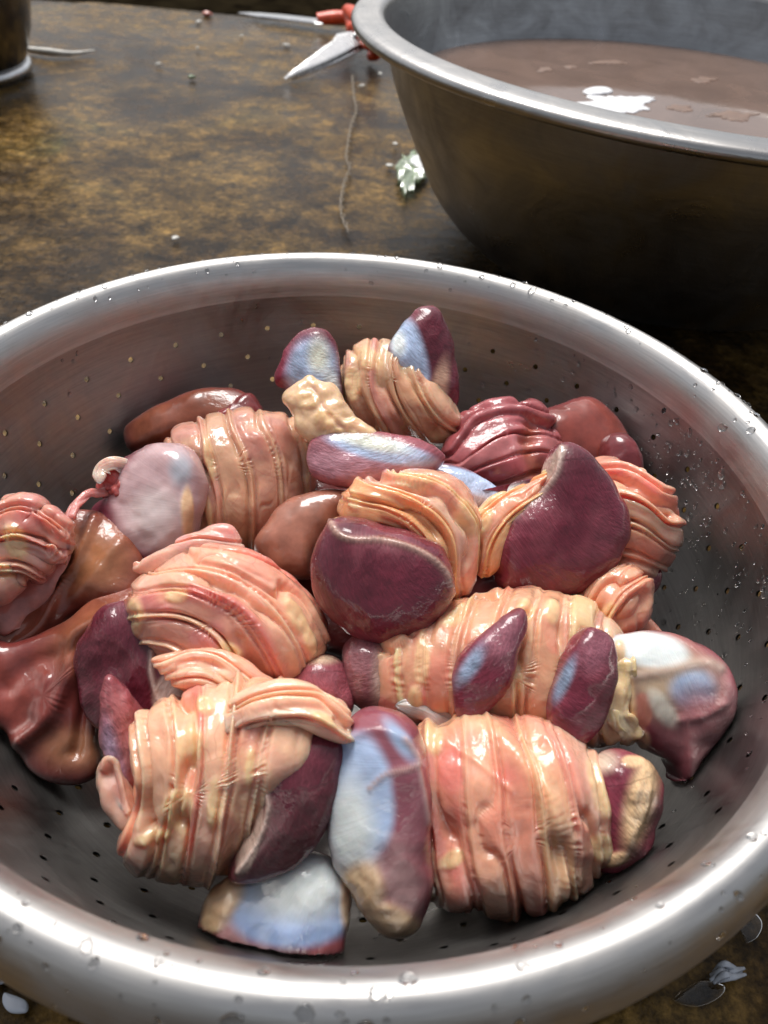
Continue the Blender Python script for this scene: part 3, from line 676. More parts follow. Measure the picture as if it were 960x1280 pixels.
tag(flat_patch('scrap_or_glint', [(-20, 1195), (0, 1203), (22, 1210), (25, 1216), (8, 1228), (-20, 1232)], .0, .0015, M['pale'], seed=1, ragged=.05, m=80), 'pale grey sky reflection modelled as a flat piece under the colander rim', 'scrap')  # sky mirrored in a puddle, put in as a pale flat piece
tag(flat_patch('scrap_or_glint', [(6, 1243), (14, 1244), (33, 1252), (33, 1265), (14, 1266), (5, 1256)], .0, .0015, M['pale'], seed=2, ragged=.05, m=80), 'small rounded pale grey sky reflection modelled as a chip on the wet slab', 'scrap')  # second puddle reflection, likewise given as a pale solid chip
tag(flat_patch('puddle', [(842, 1250), (862, 1232), (880, 1226), (905, 1232), (900, 1246), (870, 1260)], .0, .0008, M['clear'], seed=3, ragged=.06, m=90), 'thin clear spill of water on the slab by the white shreds', 'puddle', kind='structure')
tag(flat_patch('puddle', [(922, 1150), (940, 1140), (952, 1152), (948, 1170), (932, 1178)], .0, .0008, M['clear'], seed=4, ragged=.06, m=90), 'small clear puddle by the curve of the rolled rim', 'puddle', kind='structure')
sh = thing('plastic_shred', un(905, 1225, .0), 'crumpled clear white shred of plastic film on the wet slab', 'scrap')
for k in range(7):
    a = k*.9; x0, y0 = 893+6*math.cos(a), 1222+7*math.sin(a)
    tube('strand', [un(x0, y0, .001), un(x0+14, y0-8+3*math.sin(k*2.1), .005+.001*(k % 3)), un(x0+32+4*(k % 2), y0-12+2.2*k, .002)], [.0006, .0012, .0005], M['pale'], sh, n=24, sect=6, flat=.4)
def scrap(x, y, sx, sy, sz, mat_, label, name='scrap', seed=0, cat='scrap', ang=0.0):
    sz = sz*.6; V0, F = icos(3); c = un(x, y, sz*.6); V = V0*np.array([sx*.8, sy*.8, sz]); ca, sa = math.cos(ang), math.sin(ang)
    V = np.stack([V[:, 0]*ca-V[:, 1]*sa, V[:, 0]*sa+V[:, 1]*ca, V[:, 2]], 1)*(1+.35*fbm(V0, 2.3, seed, 2))[:, None]+c
    return tag(mesh_obj(name, V, F, mat_), label, cat, 'scraps scattered on the wet slab')
for k, a in enumerate([(259, 17, .011, .008, .006, M['bit'], 'pink meat scrap with a pale tip near the knife point'), (248, 27, .012, .003, .003, M['white'], 'thin white sliver just in front of the pink scrap'),
        (358, 56, .008, .004, .003, M['white'], 'white chip lying behind the scissor tip'), (452, 107, .007, .003, .0025, M['white'], 'white sliver beside the top of the twine'),
        (475, 92, .006, .003, .003, M['white'], 'white crumb tucked against the basin side'), (240, 96, .006, .005, .004, M['green'], 'pale green crumb on the open slab'),
        (247, 60, .004, .003, .003, M['white'], 'tiny white crumb behind the pale green one'), (487, 207, .0055, .004, .003, M['white'], 'oval white crumb beside the green plastic scrap'),
        (219, 297, .0045, .0035, .002, M['white'], 'pale crumb just past the far colander rim'), (578, 265, .007, .004, .002, M['white'], 'pale flake in the basin shadow'),
        (681, 330, .013, .009, .007, M['bit'], 'reddish brown meat scrap in the shadow under the basin'), (790, 352, .018, .004, .003, M['bit'], 'long dark red sliver in the basin shadow'),
        (880, 358, .012, .003, .002, M['white'], 'dull pale sliver in the basin shadow'), (302, 45, .004, .003, .003, M['white'], 'tiny white crumb in front of the knife blade'),
        (494, 180, .004, .003, .003, M['white'], 'small buff crumb between twine and basin'), (198, 80, .006, .003, .003, M['white'], 'faint white crumb by the thin stalk'),
        (604, 92.5, .004, .003, .0016, M['bit'], None)]):
    if a[6] is None: continue
    scrap(*a[:6], a[6], seed=k*3, ang=k*1.3)
tag(tube('straw', [un(36, 62, .004), un(60, 65, .005), (un(90, 67, .004)), un(118, 63, .004)], [.004, .005, .003, .001], M['white'], None, n=40, sect=8), 'pale dry stalk lying beside the pot', 'stalk')

# ================================================================== offal
GRP = 'gizzards wound with intestine in the colander'
FT = C_FAT
# ---- liver layer at the sides and back -------------------------------------------------
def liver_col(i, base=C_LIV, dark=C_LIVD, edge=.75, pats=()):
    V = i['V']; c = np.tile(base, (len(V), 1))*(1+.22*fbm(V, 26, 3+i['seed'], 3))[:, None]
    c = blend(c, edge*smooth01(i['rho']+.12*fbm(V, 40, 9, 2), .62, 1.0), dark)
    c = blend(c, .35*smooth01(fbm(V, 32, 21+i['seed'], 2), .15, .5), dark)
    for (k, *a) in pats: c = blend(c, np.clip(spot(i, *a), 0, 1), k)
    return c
def liver(label, outlines, name='liver'):
    """outlines: [(outline, centre, z, n, tf, tb, kwargs)]"""
    C = un(outlines[0][1][0], outlines[0][1][1], outlines[0][2]); e = thing(name, (C[0], C[1], max(.012, C[2]-.02)), label, 'liver', 'livers in the colander')
    for k, (ol, c, z, n, tf, tb, kw) in enumerate(outlines):
        kw = dict(kw); base = kw.pop('base', C_LIV); dark = kw.pop('dark', C_LIVD); pats = kw.pop('pats', ()); edge = kw.pop('edge', .75)
        pillow('lobe', ol, c, z, n, tf, tb, M['liver'], e, lambda i: liver_col(i, base, dark, edge, pats), e=kw.pop('e', 2.6), lump=kw.pop('lump', .0016), lscale=kw.pop('lscale', 38), seed=kw.pop('seed', k+3), **kw)
    return e
UP = np.array([0, 0, 1.0])
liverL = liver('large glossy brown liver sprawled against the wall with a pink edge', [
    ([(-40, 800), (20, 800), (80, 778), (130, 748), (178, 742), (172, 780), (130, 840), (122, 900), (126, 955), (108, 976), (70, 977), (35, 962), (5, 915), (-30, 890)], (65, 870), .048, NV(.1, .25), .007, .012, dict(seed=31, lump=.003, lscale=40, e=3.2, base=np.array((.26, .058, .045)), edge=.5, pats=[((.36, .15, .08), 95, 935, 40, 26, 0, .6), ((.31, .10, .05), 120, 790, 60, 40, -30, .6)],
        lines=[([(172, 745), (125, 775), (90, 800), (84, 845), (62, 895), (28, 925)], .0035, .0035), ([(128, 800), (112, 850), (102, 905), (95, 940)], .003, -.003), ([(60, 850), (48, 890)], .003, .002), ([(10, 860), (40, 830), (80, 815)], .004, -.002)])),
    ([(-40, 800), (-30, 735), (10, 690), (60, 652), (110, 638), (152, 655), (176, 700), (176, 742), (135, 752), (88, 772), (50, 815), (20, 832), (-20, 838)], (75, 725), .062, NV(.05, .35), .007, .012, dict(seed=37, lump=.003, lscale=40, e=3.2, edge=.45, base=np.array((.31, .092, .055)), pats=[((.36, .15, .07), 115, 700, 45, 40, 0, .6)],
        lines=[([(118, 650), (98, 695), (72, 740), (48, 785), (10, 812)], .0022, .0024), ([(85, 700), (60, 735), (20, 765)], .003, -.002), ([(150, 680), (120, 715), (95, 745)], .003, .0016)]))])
tl = bvh([o for o in liverL.children])
strip('pink_border', tl, [(88, 655), (66, 690), (40, 735), (5, 770), (-25, 795)], [.012, .016, .016, .014], .0045, liverL, C_PINK, lift=.002, mat_=M['liver'], wrinkle=.0004)
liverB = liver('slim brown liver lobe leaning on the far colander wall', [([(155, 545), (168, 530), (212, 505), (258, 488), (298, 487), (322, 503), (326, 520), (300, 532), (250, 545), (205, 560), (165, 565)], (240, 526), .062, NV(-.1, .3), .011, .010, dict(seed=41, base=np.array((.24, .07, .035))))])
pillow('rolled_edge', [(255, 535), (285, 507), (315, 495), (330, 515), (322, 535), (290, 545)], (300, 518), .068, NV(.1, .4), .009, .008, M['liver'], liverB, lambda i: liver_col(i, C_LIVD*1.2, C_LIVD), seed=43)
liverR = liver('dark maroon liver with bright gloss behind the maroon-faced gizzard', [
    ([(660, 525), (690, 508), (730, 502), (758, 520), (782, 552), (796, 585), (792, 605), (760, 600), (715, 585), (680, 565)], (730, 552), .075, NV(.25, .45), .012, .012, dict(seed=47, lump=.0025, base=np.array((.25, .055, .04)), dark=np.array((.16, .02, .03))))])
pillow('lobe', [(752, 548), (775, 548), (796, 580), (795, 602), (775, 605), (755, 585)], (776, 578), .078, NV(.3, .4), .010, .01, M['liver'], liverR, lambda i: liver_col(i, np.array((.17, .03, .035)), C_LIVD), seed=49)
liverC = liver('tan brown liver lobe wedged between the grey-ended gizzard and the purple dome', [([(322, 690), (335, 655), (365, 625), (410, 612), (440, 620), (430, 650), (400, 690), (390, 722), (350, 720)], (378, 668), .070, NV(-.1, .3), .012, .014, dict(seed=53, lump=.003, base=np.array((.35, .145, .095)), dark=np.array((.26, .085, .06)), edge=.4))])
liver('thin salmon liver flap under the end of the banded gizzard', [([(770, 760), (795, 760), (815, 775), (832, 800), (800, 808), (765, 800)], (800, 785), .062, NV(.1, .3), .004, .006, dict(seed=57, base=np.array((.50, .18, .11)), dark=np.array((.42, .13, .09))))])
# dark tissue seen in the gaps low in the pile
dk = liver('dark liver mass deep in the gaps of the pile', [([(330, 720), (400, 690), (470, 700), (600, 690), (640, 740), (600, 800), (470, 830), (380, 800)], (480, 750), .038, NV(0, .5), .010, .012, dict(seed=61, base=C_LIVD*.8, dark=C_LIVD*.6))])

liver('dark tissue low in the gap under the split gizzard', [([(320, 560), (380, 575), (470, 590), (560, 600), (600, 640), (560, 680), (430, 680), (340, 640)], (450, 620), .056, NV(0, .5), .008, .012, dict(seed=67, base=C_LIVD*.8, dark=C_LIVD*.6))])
# ---- pale fatty clump and vessel by the wall -------------------------------------------
cl = thing('fat_trimming', un(35, 675, .05), 'pink and yellow fatty trimming beside the large liver', 'offal')
gut_mass('tissue', [(-25, 650), (5, 628), (40, 632), (72, 652), (82, 672), (58, 705), (28, 728), (-10, 750), (-35, 720)], (25, 682), .084, NV(0, .15), .006, .012, cl,
    [[(-30, 640), (30, 622), (85, 655)], [(-30, 665), (30, 655), (80, 680)], [(-30, 700), (25, 690), (65, 705)], [(-20, 740), (20, 725), (45, 735)]], 1.9, [C_PINK*1.1, (.68, .33, .27), C_PINK, (.56, .20, .18)], amp=.0032, fats=[(24, 680, 14, 22, -20), (10, 712, 12, 8)], fatty=.3, seed=62, wob=.12, rings=56, m=170)
free_strip('membrane_fold', [(0, 632, .09), (20, 627, .093), (45, 640, .092), (62, 660, .09)], .006, .003, cl, C_PINK)
v = thing('blood_vessel', un(110, 620, .06), 'thin pink vessel looping from red heart scrap to the large liver', 'offal')
free_strip('tube', [(88, 650, .085), (97, 630, .085), (112, 617, .085), (130, 614, .083), (142, 616, .08)], .0042, .0035, v, (.55, .22, .20), taper=.05)
hb = thing('heart_scrap', un(150, 600, .06), 'small red and white heart scrap at the grey gizzard end', 'offal')
blob('muscle', un(148, 600, .082), NV(), (.008, .008, .006), hb, (.50, .09, .08), mat_=M['gut'], seed=5, amp=.15)
free_strip('valve_ring', [(125, 605, .088), (127, 588, .09), (140, 580, .092), (157, 582, .09), (165, 592, .088)], .006, .0035, hb, (.78, .52, .42))
blob('muscle', un(160, 612, .082), NV(), (.007, .006, .005), hb, (.50, .12, .11), mat_=M['gut'], seed=8, amp=.2)

# ---- D: grey-ended bundle --------------------------------------------------------------
def bundle(label, x, y, z): return thing('gizzard_bundle', un(x, y, z), label, 'gizzard', GRP)
D = bundle('gizzard with grey-lilac sheathed end and tan intestine in neat loops', 280, 620, .03)
gD = gut_mass('intestine', [(205, 568), (255, 535), (325, 518), (372, 530), (390, 585), (378, 650), (330, 684), (262, 690), (215, 668)], (300, 602), .066, NV(0, .2), .026, .030, D,
    [[(195, 570), (212, 620), (222, 695)], [(238, 545), (250, 610), (262, 695)], [(272, 530), (292, 600), (302, 695)], [(308, 518), (330, 590), (335, 685)], [(345, 515), (366, 580), (366, 665)], [(388, 528), (400, 590), (394, 655)]], 1.55,
    [C_TAN*1.12, C_TAN*1.2, (.58, .27, .20), C_TAN*1.3, (.60, .35, .22)], fats=[(236, 600, 9, 45, -8), (264, 575, 6, 30, -8), (262, 640, 5, 28, -8)], seed=11)
dl = lobe('gizzard_lobe', [(160, 575), (200, 556), (232, 556), (250, 590), (246, 640), (225, 690), (185, 716), (148, 722), (130, 700), (118, 645), (148, 618)], (185, 640), .074, NV(-.35, .15), .012, .016, D, seed=13,
          patches=[(np.array((.56, .37, .37)), 205, 618, 62, 74, 30, .16), (np.array((.64, .52, .50)), 195, 645, 34, 34, 20, .5), (np.array((.42, .42, .46)), 226, 588, 14, 20, 0, .6)], e=2.8, mat_=M['tendon'], fats=[(234, 640, 8, 34, 0), (148, 684, 7, 6, 0), (150, 578, 7, 6)], lump=.002)
gut_mass('tongue_flap', [(168, 708), (205, 690), (250, 664), (286, 662), (304, 692), (270, 690), (232, 702), (195, 718)], (238, 688), .086, NV(0, .2), .005, .008, D,
    [[(165, 700), (240, 662), (305, 670)], [(170, 712), (240, 685), (305, 690)], [(180, 730), (240, 710), (300, 705)]], 1.2, [C_PINK*1.12, C_PINK*1.2, (.66, .33, .27)], amp=.0016, seed=55, rings=44, m=150)

# ---- I: standing lobe with a ball of gut ------------------------------------------------
I = bundle('gizzard with one upright purple lobe above a ball of fatty intestine', 500, 530, .05)
gI = gut_mass('intestine', [(425, 480), (437, 447), (475, 432), (520, 450), (560, 500), (572, 535), (545, 552), (490, 554), (445, 528)], (495, 495), .088, NV(-.1, .2), .021, .020, I,
    [[(420, 450), (425, 490), (450, 545)], [(450, 432), (448, 490), (480, 550)], [(480, 438), (480, 500), (520, 560)], [(502, 455), (520, 510), (560, 552)], [(530, 465), (552, 505), (585, 530)]], 1.6,
    [(.60, .36, .22), (.62, .33, .22), (.58, .25, .19), (.52, .24, .18)], fats=[(460, 450, 20, 14, 20), (444, 482, 10, 22, 0), (555, 548, 22, 7, 0)], seed=15)
iL = lobe('gizzard_lobe', [(486, 440), (500, 412), (520, 388), (540, 381), (553, 395), (566, 445), (573, 495), (562, 525), (538, 530), (512, 500), (496, 470)], (532, 460), .103, NV(.25, -.1), .011, .013, I, seed=17,
          patches=[(C_TEN, 512, 450, 21, 62, -12, .25), (C_TENW, 498, 430, 9, 16, 0, .6), (np.array((.60, .36, .25)), 548, 490, 10, 38, 12, .5)], base=C_MUS*1.25)

# ---- H: split gizzard with two blue wings ----------------------------------------------
H = bundle('split gizzard opened in two blue-white wings joined by yellow fat', 420, 560, .05)
hU = lobe('gizzard_lobe', [(345, 478), (352, 445), (372, 420), (395, 410), (414, 418), (424, 450), (428, 500), (418, 516), (395, 506), (368, 492)], (388, 462), .098, NV(-.15, .0), .009, .009, H, seed=19,
          patches=[(C_TEN*.9, 390, 464, 31, 40, 0, .3), (C_TENW, 415, 490, 9, 28, -10, .6), (C_TENW*np.array((1, .95, .8)), 398, 445, 12, 20, 0, .7)], base=C_MUS*1.35)
hD = lobe('gizzard_lobe', [(384, 570), (395, 548), (430, 538), (480, 541), (530, 556), (556, 572), (540, 590), (495, 604), (445, 610), (400, 602), (386, 590)], (465, 574), .094, NV(.0, .25), .009, .010, H, seed=23,
          patches=[(np.array((.45, .22, .26)), 450, 580, 70, 22, 5, .5), (C_TEN, 478, 563, 66, 14, 12, .25), (C_TENW*np.array((1, .98, .85)), 465, 553, 42, 9, 12, .6)], base=C_MUS2)
tH = bvh([hU, hD])
pillow('fat_seam', [(358, 492), (388, 474), (424, 496), (446, 528), (482, 556), (445, 568), (402, 566), (378, 545), (366, 518)], (408, 524), .102, NV(-.05, .2), .007, .010, M['fat'], H, lambda i: np.tile((.74, .49, .29), (len(i['V']), 1))*(1+.2*fbm(i['V'], 90, 4, 2))[:, None], seed=25, lump=.0040, lscale=75, wob=.05, fats=[(385, 500, 18, 12), (425, 545, 22, 10), (405, 525, 16, 14)], lines=[([(392, 485), (408, 515), (450, 555)], .0014, -.0010, (.66, .36, .25))])
# ---- folded pink tissue behind and a blue sliver ----------------------------------------
pk = thing('heart_trimming', un(620, 570, .05), 'folded pink heart trimming between upright gizzard and dark liver', 'offal')
gut_mass('muscle', [(552, 572), (575, 522), (622, 504), (672, 512), (696, 545), (690, 592), (652, 622), (600, 616), (562, 598)], (625, 562), .078, NV(.1, .4), .014, .013, pk,
    [[(560, 560), (585, 515), (640, 500), (700, 520)], [(575, 575), (610, 535), (655, 522), (700, 540)], [(560, 592), (620, 565), (660, 545), (700, 560)], [(565, 605), (625, 590), (670, 575), (700, 580)], [(590, 625), (640, 612), (695, 598)]], 1.0, [(.44, .14, .14), (.50, .18, .17), (.40, .11, .12), (.54, .22, .18), (.34, .08, .09)], amp=.0024, fats=(), fatty=.0, seed=63, mat_=M['liver'], rings=64, m=190, lines=[([(668, 530), (660, 560), (668, 590)], .004, -.003, (.42, .12, .07))])
S = bundle('blue and purple gizzard sliver tucked between the two maroon domes', 600, 615, .06)
lobe('gizzard_lobe', [(532, 590), (552, 578), (590, 590), (630, 612), (655, 622), (660, 610), (680, 600), (665, 632), (640, 655), (600, 650), (560, 615)], (600, 618), .082, NV(.05, .3), .006, .010, S, seed=29, patches=[(C_TEN, 595, 606, 50, 12, 24, .2), (np.array((.48, .36, .33)), 610, 636, 50, 16, 10, .5), (C_TENW, 640, 615, 18, 8, -20, .5)], base=C_MUS*1.2)

# ---- C: middle bundle with dark disc ----------------------------------------------------
Cb = bundle('gizzard under a pink twisted ball of intestine with a dark flat disc', 270, 790, .02)
cL = lobe('gizzard_lobe', [(150, 750), (122, 768), (102, 810), (100, 855), (112, 895), (140, 915), (190, 912), (238, 895), (240, 850), (215, 790), (180, 755)], (165, 832), .064, NV(-.2, .1), .009, .014, Cb, seed=31, base=C_MUS*.85, e=3.0, patches=[(np.array((.44, .32, .28)), 222, 872, 30, 32, 0, .1)], lines=[([(190, 815), (190, 845), (202, 880), (232, 900)], .0010, .0012, (.58, .44, .38))])
cR = lobe('gizzard_lobe', [(350, 858), (372, 828), (402, 818), (430, 832), (444, 865), (442, 890), (420, 902), (385, 895)], (400, 860), .062, NV(.1, .2), .013, .014, Cb, seed=33, base=C_MUS2*1.05, patches=[(np.array((.56, .40, .28)), 398, 822, 25, 8, 0, .6)])
gC = gut_mass('intestine', [(168, 752), (205, 712), (262, 688), (322, 696), (370, 733), (407, 785), (400, 828), (354, 856), (300, 868), (240, 854), (198, 818)], (285, 780), .070, NV(0, .15), .025, .022, Cb,
    [[(250, 678), (320, 688), (382, 730), (418, 790)], [(200, 710), (270, 700), (340, 730), (385, 790), (402, 832)], [(178, 735), (240, 724), (310, 755), (350, 810), (365, 856)], [(172, 755), (230, 750), (285, 780), (320, 830), (335, 870)], [(176, 785), (225, 790), (265, 822), (290, 875)], [(188, 815), (220, 832), (245, 866)]], 1.75,
    [C_GUT2, C_GUT, (.66, .30, .22), C_GUT2*1.05, (.56, .20, .17), C_CREAM*.95], fats=[(176, 768, 11, 22, 0), (226, 748, 16, 9, 0), (290, 812, 17, 9, 35), (368, 772, 9, 26, -30), (384, 800, 7, 18, -20)], seed=17, lines=[([(245, 742), (292, 757), (326, 792), (350, 842)], .0028, .0028, (.58, .14, .13)), ([(300, 800), (320, 850)], .003, -.002)])
tC = bvh([gC])
gut_mass('intestine_flap', [(190, 826), (225, 816), (268, 812), (308, 828), (346, 868), (312, 876), (262, 862), (215, 850)], (265, 842), .083, NV(0, .15), .005, .007, Cb,
    [[(185, 822), (265, 805), (350, 860)], [(190, 838), (262, 832), (335, 880)], [(200, 862), (255, 860), (310, 890)]], 1.3, [C_CREAM*1.02, C_CREAM*1.05, C_GUT*1.05], amp=.0018, seed=53, rings=44, m=150)

# ---- E: centre dome ---------------------------------------------------------------------
Eb = bundle('gizzard with a purple striped dome under orange-peach folds at the pile centre', 480, 730, .04)
eL = lobe('gizzard_lobe', [(396, 672), (414, 648), (446, 644), (480, 656), (518, 664), (550, 684), (568, 720), (562, 760), (532, 786), (480, 798), (432, 786), (397, 750), (386, 708)], (475, 722), .088, NV(-.05, -.05), .018, .014, Eb, seed=35, base=C_MUS*.95, e=2.9, wob=.03, lump=.0018, lscale=35, lines=[([(412, 650), (422, 666), (440, 674), (482, 676), (526, 690), (556, 714), (566, 742)], .0011, .0012, (.60, .40, .31))])
gE = gut_mass('intestine', [(422, 655), (436, 620), (475, 600), (520, 596), (568, 610), (596, 650), (594, 702), (570, 744), (530, 725), (470, 695)], (515, 660), .086, NV(.1, .3), .024, .020, Eb,
    [[(500, 592), (562, 598), (604, 650), (602, 715)], [(470, 600), (530, 615), (576, 660), (582, 738)], [(444, 614), (500, 630), (546, 670), (566, 740)], [(430, 640), (480, 650), (522, 680), (556, 740)], [(420, 668), (465, 674), (510, 696), (546, 748)]], 1.6,
    [C_ORG, C_GUT, C_ORG*1.05, (.72, .42, .22), C_CREAM*.95], fats=[(520, 604, 26, 9, 5), (582, 648, 11, 26, -15), (445, 628, 9, 12)], seed=19)
tE = bvh([gE, eL])

# ---- F: maroon shield -------------------------------------------------------------------
Fb = bundle('gizzard with a broad maroon shield face and ribbed peach intestine beside it', 710, 680, .035)
gF = gut_mass('intestine', [(732, 598), (768, 582), (810, 604), (834, 645), (834, 692), (806, 717), (765, 717), (738, 680)], (785, 652), .076, NV(.1, .1), .025, .020, Fb,
    [[(735, 582), (785, 578), (828, 606)], [(742, 605), (790, 605), (834, 645)], [(748, 640), (795, 640), (840, 675)], [(752, 675), (800, 678), (840, 700)], [(752, 708), (795, 712), (832, 718)]], 1.5,
    [C_GUT, C_CREAM, C_GUT2, C_CREAM*.96], amp=.0026, seed=23)
fL = lobe('gizzard_lobe', [(688, 572), (700, 557), (722, 562), (752, 590), (775, 628), (780, 668), (764, 708), (724, 740), (672, 750), (632, 738), (616, 705), (624, 662), (650, 636), (676, 610)], (700, 660), .090, NV(.12, .0), .013, .014, Fb, seed=39, base=C_MUS*1.05, e=3.1, wob=.03, lump=.0018, lscale=35, fibre_dir=.7, patches=[(np.array((.50, .36, .30)), 682, 590, 9, 38, 38, .15)], lines=[([(702, 560), (697, 590), (678, 616), (650, 640), (628, 660)], .0011, .0012, (.66, .50, .42))])
gut_mass('intestine', [(722, 752), (745, 716), (775, 704), (800, 722), (798, 764), (778, 788), (748, 792)], (765, 750), .070, NV(.1, .1), .016, .015, Fb,
    [[(720, 748), (748, 712), (780, 698)], [(738, 778), (765, 735), (797, 710)], [(758, 798), (785, 757), (808, 735)]], 1.7, [C_GUT, C_CREAM, C_GUT*.95], fats=[(757, 770, 8, 20, 30), (764, 784, 9, 7)], seed=27)
lobe('gizzard_lobe', [(780, 718), (800, 706), (822, 710), (820, 732), (800, 752), (785, 748)], (802, 728), .064, NV(.2, 0), .008, .01, Fb, seed=41, patches=[(C_TEN*.55, 798, 728, 14, 14, 0, .6)])
gut_mass('intestine_twist', [(584, 706), (586, 668), (612, 632), (655, 606), (694, 588), (694, 612), (662, 640), (640, 668), (624, 704), (604, 720)], (628, 655), .090, NV(.05, .1), .009, .012, Fb,
    [[(575, 700), (585, 650), (625, 612), (690, 582)], [(592, 712), (602, 668), (636, 632), (692, 600)], [(612, 722), (622, 690), (646, 655), (696, 618)]], 2.0, [C_ORG, C_ORG*1.05, C_FAT*.95, C_GUT], amp=.0018, fats=[(605, 655, 10, 22, 30)], seed=57, rings=50, m=150)

# ---- G: banded bundle -------------------------------------------------------------------
G = bundle('banded gizzard alternating purple lobes and fatty peach intestine with a blue-white end', 670, 850, .02)
gG = gut_mass('intestine', [(435, 830), (465, 795), (540, 762), (620, 744), (700, 746), (750, 772), (790, 830), (790, 892), (750, 928), (660, 914), (580, 904), (500, 898), (455, 882)], (620, 838), .062, NV(0, .15), .026, .026, G,
    [[(448, 790), (440, 840), (455, 895)], [(490, 780), (480, 830), (490, 902)], [(530, 765), (514, 820), (520, 904)], [(575, 748), (545, 810), (546, 908)], [(615, 738), (590, 810), (580, 914)], [(655, 742), (640, 830), (624, 916)], [(690, 742), (685, 830), (664, 930)], [(725, 748), (726, 830), (705, 936)], [(762, 780), (772, 850), (756, 936)]], 1.45,
    [C_GUT, C_GUT2, C_FAT*.95, C_CREAM*.96, (.56, .26, .19), C_GUT], fats=[(528, 830, 11, 34, 5), (575, 772, 26, 8, -40), (646, 850, 7, 34, 8), (655, 770, 12, 14, 0), (690, 768, 10, 16), (520, 870, 9, 18)], fatty=.6, seed=29, cross=.34)
gEnd = lobe('gizzard_lobe', [(752, 800), (790, 790), (840, 794), (885, 810), (910, 845), (910, 885), (892, 925), (868, 950), (852, 982), (838, 955), (810, 935), (785, 900), (765, 850)], (835, 868), .070, NV(.12, .1), .011, .014, G, seed=43, base=np.array((.36, .10, .12)),
            patches=[((.50, .36, .24), 835, 850, 60, 45, 30, .5), (C_TENW, 812, 812, 48, 22, 12, .22), (C_TEN*.8, 866, 862, 28, 26, 0, .35), ((.42, .16, .17), 875, 910, 40, 45, 0, .6), ((.62, .25, .18), 803, 888, 13, 22, 0, .15), ((.80, .74, .62), 828, 885, 12, 26, -35, .4)], mat_=M['tendon'], e=2.5, lump=.0022, lscale=50, fats=[(784, 868, 11, 48, -8), (800, 925, 13, 14), (774, 820, 8, 20)], lines=[([(790, 845), (835, 838), (880, 828), (900, 835)], .0022, .0007, (.56, .42, .34)), ([(850, 900), (880, 895), (905, 880)], .0016, .0006)])
tG = bvh([gG])
gl = lobe('gizzard_lobe', [(430, 805), (455, 788), (482, 800), (494, 840), (490, 880), (465, 890), (442, 870), (430, 838)], (462, 840), .066, NV(-.2, .1), .012, .013, G, seed=45, base=np.array((.25, .10, .11)), patches=[((.50, .36, .30), 480, 850, 14, 40, 0, .6)])
for k, (ol, ce, pp) in enumerate([([(652, 762), (658, 785), (645, 830), (622, 880), (590, 905), (568, 890), (566, 850), (588, 808), (622, 775)], (612, 835), [(C_TEN*.55, 590, 830, 10, 32, 35, .6), ((.30, .10, .13), 630, 800, 24, 30, 30, .6)]),
                                  ([(742, 782), (766, 800), (770, 850), (752, 905), (718, 935), (692, 918), (688, 875), (705, 825), (724, 792)], (728, 860), [(C_TEN*.45, 705, 850, 8, 30, 25, .6), ((.28, .09, .12), 745, 815, 18, 26, 30, .6)])]):
    lobe('gizzard_lobe', ol, ce, .086-.002*k, NV(.1, .05), .007, .010, G, seed=47+k, patches=pp, base=C_MUS*1.15, e=2.5)
ty = bvh([gG, gEnd])
for k, (pa, wd) in enumerate([([(768, 805), (778, 845), (772, 890), (790, 925), (806, 940)], .009), ([(764, 880), (762, 905), (778, 928)], .007)]):
    strip('fat_seam', ty, pa, wd, .0035, G, C_FAT, seed=270+k, lift=.0008, mat_=M['fat'])
free_strip('duct', [(495, 880, .07), (530, 890, .068), (560, 905, .066), (590, 915, .062)], .006, .005, G, (.42, .33, .30), seed=290)

# ---- B: cream bundle --------------------------------------------------------------------
Bb = bundle('gizzard in pale cream folded intestine with a red wedge lobe and dark disc', 270, 980, .02)
bW = lobe('gizzard_lobe', [(132, 846), (150, 852), (172, 875), (190, 912), (192, 960), (184, 1005), (166, 1018), (148, 985), (128, 940), (123, 895)], (160, 935), .062, NV(.3, .1), .009, .013, Bb, seed=51, base=np.array((.30, .07, .08)), patches=[((.36, .22, .32), 143, 950, 12, 45, -12, .6), ((.46, .13, .12), 162, 930, 14, 55, -15, .7)], lump=.0016, lscale=110)
gB = gut_mass('intestine', [(186, 892), (228, 866), (300, 853), (370, 860), (427, 890), (434, 915), (382, 962), (334, 1030), (292, 1090), (240, 1096), (188, 1076), (160, 1042), (176, 1000), (182, 940)], (265, 965), .062, NV(0, .1), .025, .026, Bb,
    [[(160, 920), (172, 990), (148, 1052)], [(194, 882), (202, 980), (176, 1075)], [(234, 868), (238, 980), (215, 1096)], [(276, 866), (268, 980), (246, 1102)], [(322, 870), (300, 1000), (270, 1106)], [(362, 880), (330, 1000), (298, 1106)]], 1.5,
    [C_CREAM, C_CREAM*1.03, C_GUT*1.05, C_CREAM*np.array((1, 1.03, .92)), C_GUT2*1.05], amp=.0026, fats=[(240, 932, 15, 26, 0), (258, 886, 13, 10), (226, 1010, 18, 26, 10), (196, 1042, 22, 8, -10), (312, 958, 6, 24, 8), (268, 1005, 9, 34, 8)], fatty=.5, seed=37)
bD = lobe('gizzard_lobe', [(338, 925), (362, 908), (405, 908), (428, 925), (428, 965), (412, 1020), (388, 1062), (345, 1088), (290, 1098), (295, 1065), (318, 1010), (325, 960)], (365, 995), .070, NV(.2, .0), .011, .016, Bb, seed=53, base=C_MUS*.95, e=2.8, lump=.0012, patches=[(np.array((.52, .37, .30)), 312, 1048, 14, 46, 14, .12)], lines=[([(332, 985), (336, 1010), (324, 1050), (298, 1090)], .0010, .0010, (.66, .48, .40))])
tB = bvh([gB])
tBD = bvh([gB, bD])
